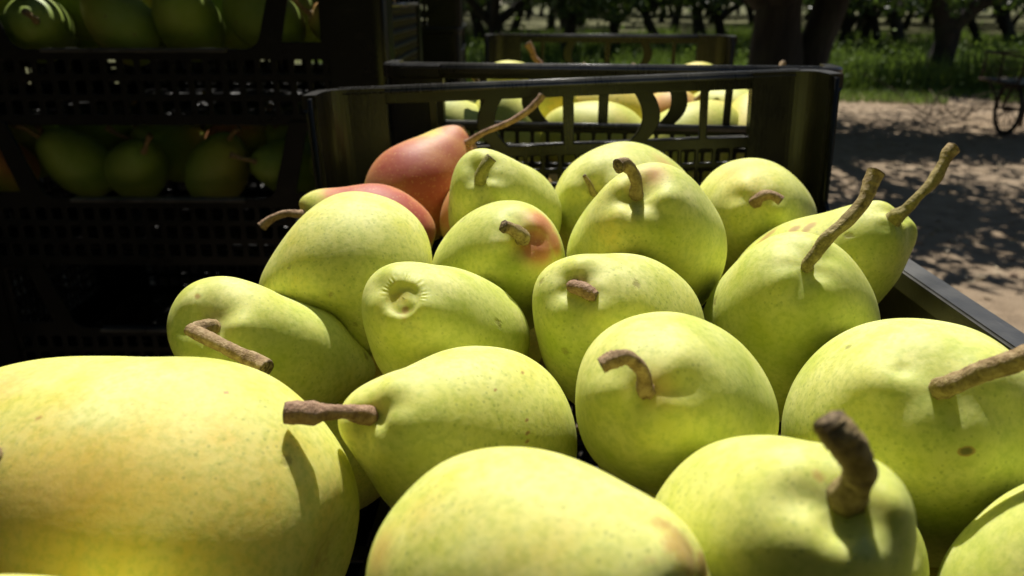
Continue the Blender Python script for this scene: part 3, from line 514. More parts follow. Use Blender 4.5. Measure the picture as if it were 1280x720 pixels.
def build_pear(key, label, stem=None, brushes=(), dimple=(.10, .30), nu=110, nv=144, seed=0, yellow=.25, bloom=.35, green=.3, red=0., lobes=.02):
    d = FIT[key]; par = d['p']; Rr = par[6]
    Gd, C, (a, u, v) = pear_grid(par, nu, nv)
    V = np.concatenate([Gd[0, :1], Gd[1:-1].reshape(-1, 3), Gd[-1, :1]])
    A = np.array(d['A']); K = np.array(d['K']); sg = .42 * Rr
    V = V + np.exp(-((V[:, None] - A[None]) ** 2).sum(-1) / (2 * sg * sg)) @ K
    nr = normals(V, nu, nv)
    # uneven skin: gentle swellings
    disp = np.array([noise.noise(Vector(p / Rr * .9) + Vector((seed * 3.1, 0, 0))) * .020 + noise.noise(Vector(p / Rr * 2.3) + Vector((0, seed * 2.7, 0))) * .010 for p in V]) * Rr * (lobes / .02)
    # stem cavity with folds, calyx basin
    pole = V[0].copy(); rel = V - pole; dist = np.linalg.norm(rel, axis=1)
    ang = np.arctan2(rel @ v, rel @ u)
    w_ = dimple[1] * Rr
    disp -= dimple[0] * Rr * np.exp(-(dist / w_) ** 2) * 1.5
    disp += .018 * Rr * np.exp(-((dist - w_ * 1.1) / (w_ * .55)) ** 2) * (np.cos(3 * ang + seed) + .7 * np.cos(5 * ang + 2.1 * seed))
    bot = V[-1]; db = np.linalg.norm(V - bot, axis=1)
    disp -= .16 * Rr * np.exp(-(db / (.3 * Rr)) ** 2)
    V = V + nr * disp[:, None]; nr = normals(V, nu, nv)
    paint = np.zeros((len(V), 4)); paint[:, 3] = yellow
    upw = nr[:, 1] * CP + nr[:, 2] * SP
    paint[:, 2] = bloom
    paint[:, 1] = np.maximum(paint[:, 1], .42 * np.exp(-(db / (.25 * Rr)) ** 2))
    if dimple[0] > .04: paint[:, 1] = np.maximum(paint[:, 1], .28 * np.exp(-(dist / (.2 * Rr)) ** 2))
    proj = lambda Q: np.stack([640 + FOC * Q[:, 0] / -Q[:, 2], 360 - FOC * Q[:, 1] / -Q[:, 2]], -1)
    for b in brushes:
        kind, bx, by, br, amt = b[:5]
        q = proj(V); dd = np.hypot(q[:, 0] - bx, q[:, 1] - by) + 1e3 * (V[:, 2] < C[2]) * 0
        cand = np.where(dd < max(4, dd.min() + 3))[0]; i = cand[np.argmax(V[cand, 2])]
        s_ = br / FOC * -V[i, 2] * (1.15 if kind == 'dent' else 1); de = V - V[i]
        if len(b) > 5:                        # stretched brush: angle in degrees on the picture, ratio
            t_ = np.array([math.cos(R(b[5])), math.sin(R(b[5])), 0]); al = de @ t_; de = de - np.outer(al, t_) * (1 - 1 / b[6])
        g_ = np.linalg.norm(de, axis=1) / s_
        if kind == 'dent': V = V - nr * (.62 * amt * 1e-3 * np.exp(-g_ ** 2))[:, None]; nr = normals(V, nu, nv)
        elif kind == 'pit': V = V - nr * (amt * 1e-3 / (1 + np.exp((g_ - 1) * 11)))[:, None]; nr = normals(V, nu, nv)
        elif kind == 'fold':                  # radial wrinkles round a scar
            an = np.arctan2(de[:, 1], de[:, 0]); V = V + nr * (amt * 1e-3 * np.exp(-((g_ - 1.15) / .16) ** 2) * np.cos(31 * an + 2 * np.sin(5 * an)) * (an > -.3) * (.6 + .4 * np.sin(9 * an + 1)))[:, None]; nr = normals(V, nu, nv)
        else:
            ch = dict(blush=0, russet=1, ring=1, bloom=2, yellow=3)[kind]
            prof = np.exp(-((g_ - 1) / .11) ** 2) if kind == 'ring' else np.exp(-g_ ** 2) if kind != 'russet' or amt < .9 else 1 / (1 + np.exp((g_ - 1) * 9))
            if amt < 0: paint[:, ch] = paint[:, ch] * (1 + amt * prof)
            elif kind == 'yellow': paint[:, ch] = paint[:, ch] + amt * prof
            else: paint[:, ch] = np.maximum(paint[:, ch], amt * prof)
    W = c2w(V); Cw = c2w(C); Cl = W - Cw
    F_ = grid_faces(nu, nv)
    me = pyd('pear', Cl, F_); set_paint(me, np.clip(paint, 0, 1)); me.materials.append(M_SKIN)
    bmt = bmesh.new(); bmt.from_mesh(me); bmesh.ops.recalc_face_normals(bmt, faces=bmt.faces[:]); bmt.to_mesh(me); bmt.free()
    o = bpy.data.objects.new('pear', me); col.objects.link(o); o.location = Cw
    tag(o, label, 'pear', 'pears heaped in the foreground crate')
    if stem:
        q = proj(V); sx, sy = stem[0][:2]; dd = np.hypot(q[:, 0] - sx, q[:, 1] - sy); cand = np.where(dd < max(4, dd.min() + 2))[0]
        i = cand[np.argmax(V[cand, 2])]; base = V[i]; zb = -base[2]
        pts = []; rad = []
        for j, (x, y, wd, dz) in enumerate(stem):     # px, py, width in px, millimetres towards the camera
            zc = zb - dz * 1e-3; pts.append(px3(x, y, zc)); rad.append(wd / 2 / FOC * zb)
        d0 = (pts[1] - pts[0]); d0 /= np.linalg.norm(d0)
        inn = base - nr[i] * .004; pts.insert(0, inn); rad.insert(0, rad[0] * 1.25)
        pts = [Vector(c2w(p)) for p in pts]
        sm = stem_mesh(pts, rad, seed + 1, green, red, Vector(Cw)); s_o = bpy.data.objects.new('stem', sm); col.objects.link(s_o); s_o.parent = o
    return o

P_ = build_pear
P_('A', 'red blushed pear with a long thin stem leaning on the far crate wall',
   [(588, 177, 11, 2), (605, 166, 7, 5), (636, 153, 8, 6), (659, 139, 9, 6), (673, 126, 10, 6), (678, 119, 11, 6)],
   [('blush', 500, 200, 60, 1.), ('blush', 540, 230, 70, 1.), ('blush', 560, 185, 34, .8), ('blush', 578, 162, 30, .75), ('blush', 583, 160, 10, -.5), ('bloom', 520, 210, 90, -.7), ('dent', 596, 178, 12, 1.5)], seed=1, yellow=.7, bloom=.2, red=.8, green=.0)
P_('B', 'green pear with a short dark stub, right below the tip of the long thin stem',
   [(600, 222, 16, 2), (606, 208, 15, 5), (615, 197, 15, 6)],
   [('dent', 634, 205, 22, 2.0), ('dent', 590, 215, 10, 1.5), ('bloom', 640, 225, 40, .7), ('yellow', 660, 235, 30, .3)], seed=2, yellow=.05, bloom=.45, green=.9)
P_('BB', 'pinkish pear mostly hidden between the red pears and the green stub-stemmed pear', None, [('blush', 552, 262, 40, .5)], seed=3, yellow=.6, nu=60, nv=80)
P_('C', 'green pear with a peach-orange right cheek and a short bent dark stem',
   [(654, 297, 19, 1), (646, 290, 17, 5), (637, 285, 15, 8), (629, 283, 16, 10)],
   [('blush', 682, 275, 26, .55), ('blush', 676, 305, 26, .62), ('blush', 697, 300, 20, .55), ('dent', 651, 312, 12, 2.2, 90, 1.6), ('dent', 641, 268, 12, .8), ('bloom', 620, 300, 16, .8), ('dent', 664, 288, 7, 1.2)], seed=4, yellow=.1, bloom=.3, green=.4)
P_('D', 'large pear at the centre back, half hidden, with a thin dark pointed stem',
   [(742, 242, 8, 0), (738, 232, 7, 4), (730, 219, 5, 7)],
   [('blush', 838, 208, 26, .3), ('bloom', 770, 200, 60, .8), ('yellow', 780, 250, 60, .25)], seed=5, yellow=.2, bloom=.5, green=.7)
P_('E', 'tall pear at the centre with a hooked knob-ended stem and a deep crease beside it',
   [(795, 242, 18, 1), (796, 228, 16, 4), (790, 214, 15, 7), (781, 206, 17, 9), (772, 208, 18, 11)],
   [('dent', 806, 224, 16, 4.5, 55, 1.9), ('dent', 790, 250, 12, 2.0, 90, 1.7), ('blush', 816, 215, 20, .32), ('yellow', 760, 300, 50, .4), ('yellow', 830, 290, 50, .25), ('bloom', 860, 240, 40, .9), ('bloom', 745, 260, 40, .7)], seed=6, yellow=.2, bloom=.4, green=.35)
P_('F', 'pear against the right end of the far wall with a tiny curled sideways stem',
   [(944, 252, 14, 1), (954, 245, 14, 5), (966, 244, 12, 7), (977, 251, 12, 8)],
   [('dent', 958, 258, 14, 1.6), ('blush', 925, 205, 30, .25), ('yellow', 925, 240, 40, .35), ('bloom', 970, 225, 40, .7)], seed=7, yellow=.25, bloom=.5, dimple=(.03, .3), red=.5, green=.2)
P_('G', 'scuffed pear over the right edge with a long stem rising to the right',
   [(1121, 270, 20, 2), (1133, 261, 13, 4), (1150, 244, 13, 6), (1168, 225, 14, 7), (1180, 203, 13, 8), (1186, 191, 17, 8), (1192, 185, 19, 8)],
   [('russet', 958, 292, 12, .8, 25, 2.2), ('russet', 992, 284, 9, .85, 60, 1.6), ('russet', 1012, 280, 9, .8, 50, 2.2), ('russet', 945, 305, 12, .6), ('dent', 1133, 287, 9, 2.0, 90, 1.5), ('dent', 1105, 280, 9, 1.4), ('dent', 1146, 283, 6, 1.2, 90, 1.5), ('bloom', 1090, 262, 34, .8)], seed=8, yellow=.1, bloom=.25, green=.75, red=0)
P_('H', 'round pear at the right with a long thick stem crossing the scuffed pear behind it',
   [(1009, 331, 15, 2), (1020, 316, 15, 5), (1032, 300, 17, 7), (1042, 290, 15, 8), (1060, 275, 17, 9), (1080, 250, 17, 10), (1089, 228, 18, 10), (1096, 215, 22, 10)],
   [('bloom', 990, 310, 55, .8), ('yellow', 950, 380, 50, .3), ('dent', 1020, 340, 12, 1.)], seed=9, yellow=.1, bloom=.35, dimple=(.03, .25), green=.7)
P_('I', 'smooth stemless pale pear in front of the two red pears', None,
   [('bloom', 450, 270, 80, .7), ('yellow', 390, 300, 60, .25)], seed=10, yellow=.3, bloom=.5)
P_('J', 'red topped pear lying flat with its thin stem pointing left',
   [(376, 268, 11, 0), (360, 267, 9, 3), (346, 270, 9, 5), (334, 277, 11, 6), (327, 284, 13, 6)],
   [('blush', 470, 232, 50, 1.), ('blush', 430, 235, 34, .9), ('blush', 525, 270, 50, 1.), ('blush', 500, 245, 40, 1.), ('blush', 385, 250, 24, -.9), ('yellow', 380, 250, 20, .3)], seed=11, yellow=.35, bloom=.3, red=.6, green=.1)
ko = P_('K', 'pear at the left edge of the heap with a dry stem across its neck',
   [(266, 409, 20, 1), (258, 408, 20, 6), (248, 411, 18, 9), (240, 414, 17, 11)],
   [('dent', 262, 396, 24, 1.6, 0, 1.8), ('russet', 245, 367, 5, .7), ('bloom', 240, 365, 30, .8), ('bloom', 290, 360, 40, .8), ('dent', 300, 372, 40, 1.5)], seed=12, dimple=(.05, .35), yellow=.15, bloom=.4, green=.1)
P_('L', 'pear with a round broken-stem scar facing the camera instead of a stem', None,
   [('pit', 501, 370, 22, 1.9), ('fold', 501, 370, 24, .17), ('ring', 501, 370, 22, .42), ('russet', 501, 372, 19, .36), ('bloom', 501, 370, 20, -.9), ('russet', 504, 384, 6, .75), ('yellow', 500, 368, 20, .6), ('russet', 505, 396, 12, .3), ('bloom', 560, 350, 50, .9), ('bloom', 650, 400, 40, .6), ('dent', 612, 392, 40, 1.0, 20, 2)], seed=13, yellow=.1, bloom=.4, dimple=(0., .3), nu=200, nv=260)
P_('M', 'pear right of the round scar with a small reddish stub in a shadowed hollow',
   [(716, 358, 17, 1), (728, 361, 19, 4), (738, 367, 17, 6), (746, 370, 12, 7)],
   [('dent', 718, 350, 22, 2.6, 10, 1.6), ('dent', 703, 361, 8, 1.4), ('bloom', 770, 335, 60, .8), ('bloom', 690, 345, 26, .8), ('dent', 735, 372, 12, 1.4)], seed=14, yellow=.15, bloom=.4, red=.75, green=0)
P_('N', 'pear in the middle with a knobbly reddish stem reaching left over the big pear',
   [(458, 519, 24, 2), (444, 517, 20, 8), (430, 515, 17, 11), (410, 515, 20, 13), (392, 517, 27, 14), (372, 516, 27, 14), (357, 515, 24, 14)],
   [('dent', 462, 505, 16, 2.0, 20, 2.), ('dent', 470, 522, 10, 2.2, -20, 2.), ('dent', 448, 530, 12, 2.), ('russet', 455, 505, 18, .3), ('russet', 662, 525, 3, 1.), ('russet', 659, 541, 4, 1.), ('russet', 662, 551, 3, 1.), ('russet', 652, 463, 4, .9), ('russet', 620, 487, 3, .9), ('yellow', 640, 440, 40, .3), ('bloom', 590, 460, 60, .8)], seed=15, yellow=.3, bloom=.4, red=.8, green=0)
P_('O', 'round pear facing the camera with a curved stem hooking to the left',
   [(807, 487, 22, 1), (805, 470, 17, 5), (797, 455, 17, 9), (782, 446, 19, 11), (765, 450, 21, 12), (751, 457, 20, 12)],
   [('dent', 795, 495, 15, 2.5, 90, 1.5), ('blush', 822, 484, 26, .2), ('russet', 815, 490, 22, .42), ('bloom', 783, 490, 14, .9), ('bloom', 860, 420, 60, .7), ('yellow', 850, 530, 50, .3), ('dent', 836, 487, 10, .8, 0, 2)], seed=16, dimple=(.045, .4), yellow=.2, bloom=.4, red=.3, green=.15, nu=140, nv=180)
P_('Q', 'large right hand pear with a straight stem leaving the frame above a dark spot',
   [(1178, 484, 26, 2), (1190, 480, 26, 6), (1225, 467, 25, 12), (1262, 453, 26, 18), (1300, 440, 27, 24)],
   [('russet', 1207, 567, 7, 1., 10, 1.5), ('dent', 1140, 446, 30, 2.2, -10, 2.0), ('dent', 1127, 457, 9, 1.4), ('dent', 1165, 455, 30, 1.6, 20, 1.5), ('dent', 1192, 510, 14, 1.8, 90, 1.5), ('bloom', 1130, 425, 60, .8), ('bloom', 1240, 500, 40, .6), ('dent', 1205, 408, 34, 1.5, -35, 2.5), ('yellow', 1090, 520, 50, .2)], seed=17, dimple=(.05, .4), yellow=.1, bloom=.45, red=.1, green=.35, nu=150, nv=190)
P_('R', 'pear at the bottom right with a very thick upright stem bent to the left',
   [(1058, 622, 46, 0), (1072, 600, 40, 6), (1073, 580, 38, 10), (1062, 560, 40, 12), (1048, 543, 44, 13), (1038, 530, 42, 13), (1034, 524, 38, 13)],
   [('dent', 1056, 655, 26, 4.5, 90, 1.7), ('dent', 1096, 640, 20, 2.0, 100, 2.), ('dent', 1010, 600, 24, 1.), ('russet', 1025, 590, 16, .5), ('bloom', 980, 560, 40, .6), ('yellow', 1105, 640, 26, .4)], seed=18, yellow=.2, bloom=.35, green=.45, nu=150, nv=190)
P_('S', 'pear at the bottom centre on its side, tan russet patch on its right end', None,
   [('russet', 862, 688, 44, .78, 45, 1.5), ('russet', 884, 712, 30, .8), ('russet', 830, 650, 28, .55, 40, 1.8), ('russet', 810, 700, 24, .4), ('yellow', 520, 640, 60, .55), ('blush', 470, 690, 40, .25), ('yellow', 660, 690, 90, .2), ('bloom', 640, 600, 90, .6), ('russet', 715, 612, 7, .5)], seed=19, yellow=.35, bloom=.45, nu=170, nv=220)
P_('T', 'pale green pear cut off by the bottom right corner', None, [('bloom', 1240, 660, 50, .6)], seed=20, yellow=.15, bloom=.4)
P_('P', 'biggest yellow-green pear filling the lower left, freckled and orange tinged', 
   [(-8, 570, 24, 0), (-30, 566, 20, 2), (-60, 550, 20, 2)],
   [('yellow', 100, 620, 150, 1.4), ('yellow', 250, 690, 130, .5), ('bloom', 110, 630, 110, -.8), ('blush', 60, 625, 80, .18, 10, 2.0), ('yellow', 40, 460, 60, .5), ('blush', 12, 470, 50, .18), ('russet', 4, 565, 16, .35), ('yellow', 250, 640, 90, .45), ('russet', 280, 487, 5, .9), ('russet', 47, 522, 6, .7), ('bloom', 150, 480, 100, .7), ('yellow', 420, 620, 40, .3)], seed=21, yellow=.42, bloom=.35, nu=200, nv=260)
P_('U', 'pear of which only the top edge shows at the bottom left of the frame', None, (), seed=22, yellow=.4, nu=60, nv=80)
P_('V', 'pear wedged low behind the thick stemmed pear, only its edge showing', None, (), seed=23, yellow=.2, nu=60, nv=80)
# second piece of the dry stem lying on the left pear
_z = [(236, 412, 15, .287), (262, 424, 18, .283), (296, 441, 19, .279), (318, 452, 21, .276), (334, 461, 24, .274)]
_p = [Vector(c2w(px3(x, y, z))) for x, y, wd, z in _z]
_s = stem_mesh(_p, [wd / 2 / FOC * z for x, y, wd, z in _z], 44, 0., .0, ko.location)
so = bpy.data.objects.new('stem_branch', _s); col.objects.link(so); so.parent = ko

# simpler pears shared by the other crates
def free_pear(i, blush, yellow, L_=.105, Rr=.042, k=.36):
    nu, nv = 40, 52
    Gd, C, (a, u, v) = pear_grid([640, 360, .0001, 0, 0, 1, Rr, L_, k, .15, i * 1.3, .85], nu, nv)
    V = np.concatenate([Gd[0, :1], Gd[1:-1].reshape(-1, 3), Gd[-1, :1]]); nr = normals(V, nu, nv)
    disp = np.array([noise.noise(Vector(p / Rr * .9) + Vector((i * 3.1, 0, 5))) * .05 for p in V]) * Rr
    dist = np.linalg.norm(V - V[0], axis=1); disp -= .12 * Rr * np.exp(-(dist / (.3 * Rr)) ** 2)
    V = V + nr * disp[:, None]
    paint = np.zeros((len(V), 4)); paint[:, 3] = yellow; paint[:, 2] = .15
    side = V @ np.array([math.cos(i), math.sin(i), .3]) / Rr
    paint[:, 0] = np.clip(blush * (side + .5), 0, 1)
    me = pyd('pear', V, grid_faces(nu, nv)); set_paint(me, paint); me.materials.append(M_SKIN_FAR)
    bmt = bmesh.new(); bmt.from_mesh(me); bmesh.ops.recalc_face_normals(bmt, faces=bmt.faces[:]); bmt.to_mesh(me); bmt.free()
    top = Vector(V[0]); 
    st = stem_mesh([top - Vector((0, 0, .004)), top + Vector((.001, 0, .008)), top + Vector((.004, .002, .018)), top + Vector((.010, .003, .030))], [.0045, .0028, .0026, .0040], i + 60, .3, .3, Vector((0, 0, 0)))
    return me, st
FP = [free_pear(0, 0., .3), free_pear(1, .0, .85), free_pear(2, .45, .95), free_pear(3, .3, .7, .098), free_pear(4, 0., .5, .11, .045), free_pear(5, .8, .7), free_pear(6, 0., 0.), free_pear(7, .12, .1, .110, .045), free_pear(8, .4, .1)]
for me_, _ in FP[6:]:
    me_.materials[0] = M_SKIN_SHADE
def put_pear(kind, loc, axis, spin, label, group, s=1.):
    me, st = FP[kind]
    o = bpy.data.objects.new('pear', me); col.objects.link(o)
    q = Vector(axis).normalized().to_track_quat('Z', 'Y'); o.rotation_mode = 'XYZ'
    o.rotation_euler = (q.to_matrix() @ Matrix.Rotation(spin, 3, 'Z')).to_euler(); o.location = loc; o.scale = (s, s, s)
    tag(o, label, 'pear', group)
    t_ = bpy.data.objects.new('stem', st); col.objects.link(t_); t_.parent = o
    return o
# second crate: the ones seen through the handholds and over the rim, then the rest of the layer
G2 = 'pears in the crate behind the foreground crate'
def at_px(px, py, Y, dz=0):                   # the point on the plane y=Y seen at a pixel
    r = c2w(px3(px, py, 1.)) - np.array([0, 0, CAM_H]); t = Y / r[1]; p = r * t + np.array([0, 0, CAM_H + dz]); return Vector(p)
seen = [
 (4, 740, 178, .725, (-1, .1, .2), 1.0, 'pale yellow striped pear seen through the left centre opening of the crate wall'),
 (4, 862, 184, .725, (.7, .3, .4), 1.05, 'bright pale pear seen through the right centre opening of the crate wall'),
 (0, 575, 172, .74, (-.6, -.2, .5), 1.0, 'green pear edge seen above the red pear through the leftmost opening'),
 (0, 640, 178, .75, (-.3, -.2, .6), 1.08, 'green pear seen behind the tip of the long thin stem'),
 (1, 945, 176, .73, (.2, .6, .6), 1.0, 'yellow pear seen at the right end of the crate wall openings'),
 (1, 683, 158, .80, (.4, -.3, .8), .95, 'deep yellow pear seen just right of the long stem tip'),
 (2, 745, 146, .82, (-.9, .3, .3), 1.1, 'orange tinted pear lying behind the pale striped one'),
 (0, 912, 152, .81, (-.8, .2, .3), 1.0, 'lime green pear seen through the second opening from the right'),
 (3, 832, 152, .83, (.5, -.4, .6), .95, 'peach and yellow pear beside a bowed bar of the crate wall'),
 (2, 790, 142, .90, (.2, -.6, .5), 1.0, 'small looking orange pear between the bars at the centre of the crate wall'),
 (0, 842, 133, .93, (-.5, .3, .6), .95, 'green yellow pear top seen beside the right bowed bar'),
 (3, 895, 128, .91, (.7, .5, -.3), 1.0, 'pale peach pear seen high in the right hand openings'),
 (1, 700, 134, .93, (.8, .3, .3), 1.0, 'yellow pear high behind the left centre opening'),
 (4, 648, 119, .96, (.9, .3, -.2), .95, 'pale pear whose top just clears the second rim left of its neighbour\'s curved stem'),
 (3, 880, 118, 1.00, (.9, .3, -.3), 1.0, 'pale peach pear whose top just clears the rim of the second crate at the right'),
 (0, 960, 140, .88, (.2, .5, .8), .9, 'green pear tucked behind the right corner of the foreground crate'),
]
for (kd, x, y, Y, ax, s, lab) in seen:
    put_pear(kd, at_px(x, y, Y), ax, random.uniform(0, 6), lab, G2, s)
# the curved stem that stands above the second rim
sp_ = [(672, 92, 9), (676, 82, 8), (668, 72, 7), (664, 62, 8), (659, 54, 10)]
put = put_pear(0, at_px(704, 134, .94), (.2, -.2, .9), 1., 'green pear in the second crate whose dark curved stem stands above the rim', G2, .95)
for ch in list(put.children): bpy.data.objects.remove(ch)
_p = [at_px(x, y, .92) for x, y, wd in sp_]
_s = stem_mesh(_p, [wd / 2 / FOC * .9 for x, y, wd in sp_], 71, 0., .9, Vector((0, 0, 0)))
so = bpy.data.objects.new('stem', _s); col.objects.link(so); so.parent = put
bpy.context.view_layer.update(); so.matrix_parent_inverse = put.matrix_world.inverted()
c2 = Vector((.076, .645, 0))
for j in range(6):
    for i in range(4):
        lx = -.130 + .087 * i + random.uniform(-.006, .006); ly = .06 + .094 * j + random.uniform(-.006, .006)
        x = c2.x + lx * math.cos(a2) + ly * math.sin(a2); y = c2.y - lx * math.sin(a2) + ly * math.cos(a2)
        put_pear(random.choice([0, 1, 2, 3, 4, 0]), (x, y, 1.15 - (.185 if j < 3 else .165)), (random.uniform(-1, 1), random.uniform(-1, 1), random.uniform(-1, -.4)), random.uniform(0, 6),
                 'yellow-green pear deep in the second crate', G2 + ', lower layer', .95)
# lower layer of the front crate
for j in range(6):
    for i in range(4):
        if j < 3 and i < 2: continue
        put_pear(random.choice([0, 1, 4]), (-.095 + .09 * i, .04 + .092 * j, 1.15 - .205), (random.uniform(-1, 1), random.uniform(-1, 1), random.uniform(-.2, .3)), random.uniform(0, 6),
                 'green pear buried under the top layer of the foreground crate', 'pears buried in the foreground crate', .80)
# pears in the shaded left stack
def fill_left(k, n_rows, labs, grp, x0, y0, zb, rot=0):
    for j in range(n_rows):
        for i in range(6):
            x = x0 - .235 + .094 * i + random.uniform(-.008, .008); y = y0 - .125 + .088 * j
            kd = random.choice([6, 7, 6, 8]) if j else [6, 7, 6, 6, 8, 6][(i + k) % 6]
            lab = labs[i] if j == 0 and labs else 'green pear behind the first row ' + labs[0].split(',')[1].strip()
            put_pear(kd, (x, y, zb + .115 + random.uniform(0, .012) + (.012 if j == 1 else 0)), (random.uniform(-.8, .8), random.uniform(-1, .2), random.uniform(.1, .9)), random.uniform(0, 6), lab,
                     grp if j == 0 and labs else grp + ', further rows', random.uniform(.98, 1.1))
def places(where): return ['%s pear, %s' % (n, where) for n in ('far left', 'second left', 'third left', 'third last', 'second last', 'last right')]
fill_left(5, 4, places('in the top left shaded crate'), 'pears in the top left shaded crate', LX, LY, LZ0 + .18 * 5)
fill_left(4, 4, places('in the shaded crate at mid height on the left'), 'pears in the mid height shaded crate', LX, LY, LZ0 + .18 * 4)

# ------------------------------------------------------------------ trees
def leaf_cloud(n, centre_fn, size, seed, droop=.4):
    r_ = np.random.default_rng(seed); P0 = centre_fn(n, r_)
    d = r_.normal(0, 1, (n, 3)); d[:, 2] -= droop; d /= np.linalg.norm(d, axis=1, keepdims=True)
    s_ = r_.normal(0, 1, (n, 3)); s_ -= d * (s_ * d).sum(1, keepdims=True); s_ /= np.linalg.norm(s_, axis=1, keepdims=True)
    nrm = np.cross(d, s_); L_ = size * r_.uniform(.7, 1.25, (n, 1)); wd = L_ * r_.uniform(.24, .34, (n, 1))
    a = P0; b = P0 + d * L_ * .45 + s_ * wd - nrm * wd * .3; c = P0 + d * L_; e = P0 + d * L_ * .45 - s_ * wd - nrm * wd * .3
    V = np.stack([a, b, c, e], 1).reshape(-1, 3)
    me = bpy.data.meshes.new('crown'); me.vertices.add(4 * n); me.vertices.foreach_set('co', V.ravel())
    idx = np.arange(n) * 4; tri = np.stack([idx, idx + 1, idx + 2, idx, idx + 2, idx + 3], 1).ravel()
    me.loops.add(6 * n); me.loops.foreach_set('vertex_index', tri); me.polygons.add(2 * n); me.polygons.foreach_set('loop_start', np.arange(2 * n) * 3)
    me.update(calc_edges=True); me.validate(); return me
def tree_mesh(seed, trunk_r, lean=(0, 0), fork=1.0, H=3.6, spread=2.1, crown_lo=1.15, n_leaf=14000, leaf=.115):
    rs = random.Random(seed); mb = MB()
    base = Vector((0, 0, -.1)); f = Vector((lean[0] * fork, lean[1] * fork, fork))
    mb.tube([base, Vector((lean[0] * .3 * fork, lean[1] * .3 * fork, fork * .3)), Vector((lean[0] * .75 * fork, lean[1] * .7 * fork, fork * .7)), f], [trunk_r * 1.45, trunk_r * 1.05, trunk_r * .92, trunk_r * .9], seg=14, sub=6, rough=.16, seed=seed)
    tips = []
    nb = rs.choice([3, 4, 4]); a0 = rs.uniform(0, 6)
    for b in range(nb):
        a = a0 + 6.28 * b / nb + rs.uniform(-.4, .4); out = spread * rs.uniform(.5, .85); hz = H * rs.uniform(.65, .95)
        e = Vector((f.x + math.cos(a) * out, f.y + math.sin(a) * out, hz)); m_ = f.lerp(e, .45) + Vector((math.cos(a) * .15, math.sin(a) * .15, -.1))
        mb.tube([f - Vector((0, 0, trunk_r * .5)), m_, e], [trunk_r * .72, trunk_r * .42, trunk_r * .15], seg=9, sub=6, rough=.15, seed=seed + b)
        for k in range(5):
            t = rs.uniform(.35, 1.); p = f.lerp(e, t) if t > .45 else m_; aa = a + rs.uniform(-1.3, 1.3)
            q = p + Vector((math.cos(aa) * rs.uniform(.5, 1.1), math.sin(aa) * rs.uniform(.5, 1.1), rs.uniform(-.7, .8)))
            mb.tube([p, p.lerp(q, .5) + Vector((0, 0, .1)), q], [trunk_r * .2, trunk_r * .12, trunk_r * .04], seg=6, sub=4, rough=.1, seed=seed + k); tips += [q, p.lerp(q, .6)]
        tips += [e, m_.lerp(e, .6)]
    tips = np.array([tuple(t) for t in tips])
    def cf(n, r_):
        c = tips[r_.integers(0, len(tips), n)]
        g_ = r_.normal(0, 1, (n, 3)) * np.array([.34, .34, .27]); p = c + g_
        # uniform part fills the crown
        m_ = r_.random(n) < .35; th = r_.uniform(0, 6.28, n); rr = spread * 1.1 * np.sqrt(r_.random(n)); 
        q = np.stack([f.x + rr * np.cos(th), f.y + rr * np.sin(th), crown_lo + (H - crown_lo) * (.15 + .85 * r_.random(n)) * np.sqrt(np.clip(1.15 - (rr / (spread * 1.1)) ** 2, .1, 1))], 1)
        p[m_] = q[m_]; lo = p[:, 2] < crown_lo - .25; p[lo, 2] = crown_lo + r_.random(lo.sum()) * .8
        return p
    return mb.mesh('trunk', True), leaf_cloud(n_leaf, cf, leaf, seed)
TV = [tree_mesh(11, .15, (.35, 0), .95), tree_mesh(12, .13, (-.4, .2), .9), tree_mesh(13, .11, (.5, -.2), 1.05), tree_mesh(14, .14, (-.3, -.3), .8)]
def tree(loc, var, rz, s, label, group, own=None):
    tm, cm = own or TV[var]
    o = empty('pear_tree', loc, (0, 0, rz)); o.scale = (s, s, s); tag(o, label, 'tree', group)
    mesh_obj('trunk', tm, M_BARK, o); mesh_obj('crown', cm, M_LEAF, o); return o
# the dark double trunk straight behind the crate corner
bt = tree_mesh(31, .245, (-.06, 0), 1.25, 3.9, 2.7, 1.55, 12000, .12)
big = tree((2.50, 7.4, 0), 0, 0, 1, 'thick dark double trunked tree right behind the corner of the foreground crate', 'near orchard trees', bt)
mb = MB(); mb.tube([(.24, .1, -.1), (.30, .1, .5), (.42, .1, 1.0), (.62, .15, 1.7), (.9, .2, 2.4)], [.22, .17, .15, .13, .08], seg=12, sub=6, rough=.16, seed=5)
mesh_obj('trunk', mb.mesh('trunk', True), M_BARK, big)
def shadow_bough(n, r_):  # unseen leaf mass, added to cast the dark band across the soil
    p = np.stack([r_.uniform(-1.3, 3.6, n), r_.normal(.05, .27, n), 1.32 + r_.random(n) * .7], 1); return p
mesh_obj('crown', leaf_cloud(18000, shadow_bough, .12, 55), M_LEAF, big)
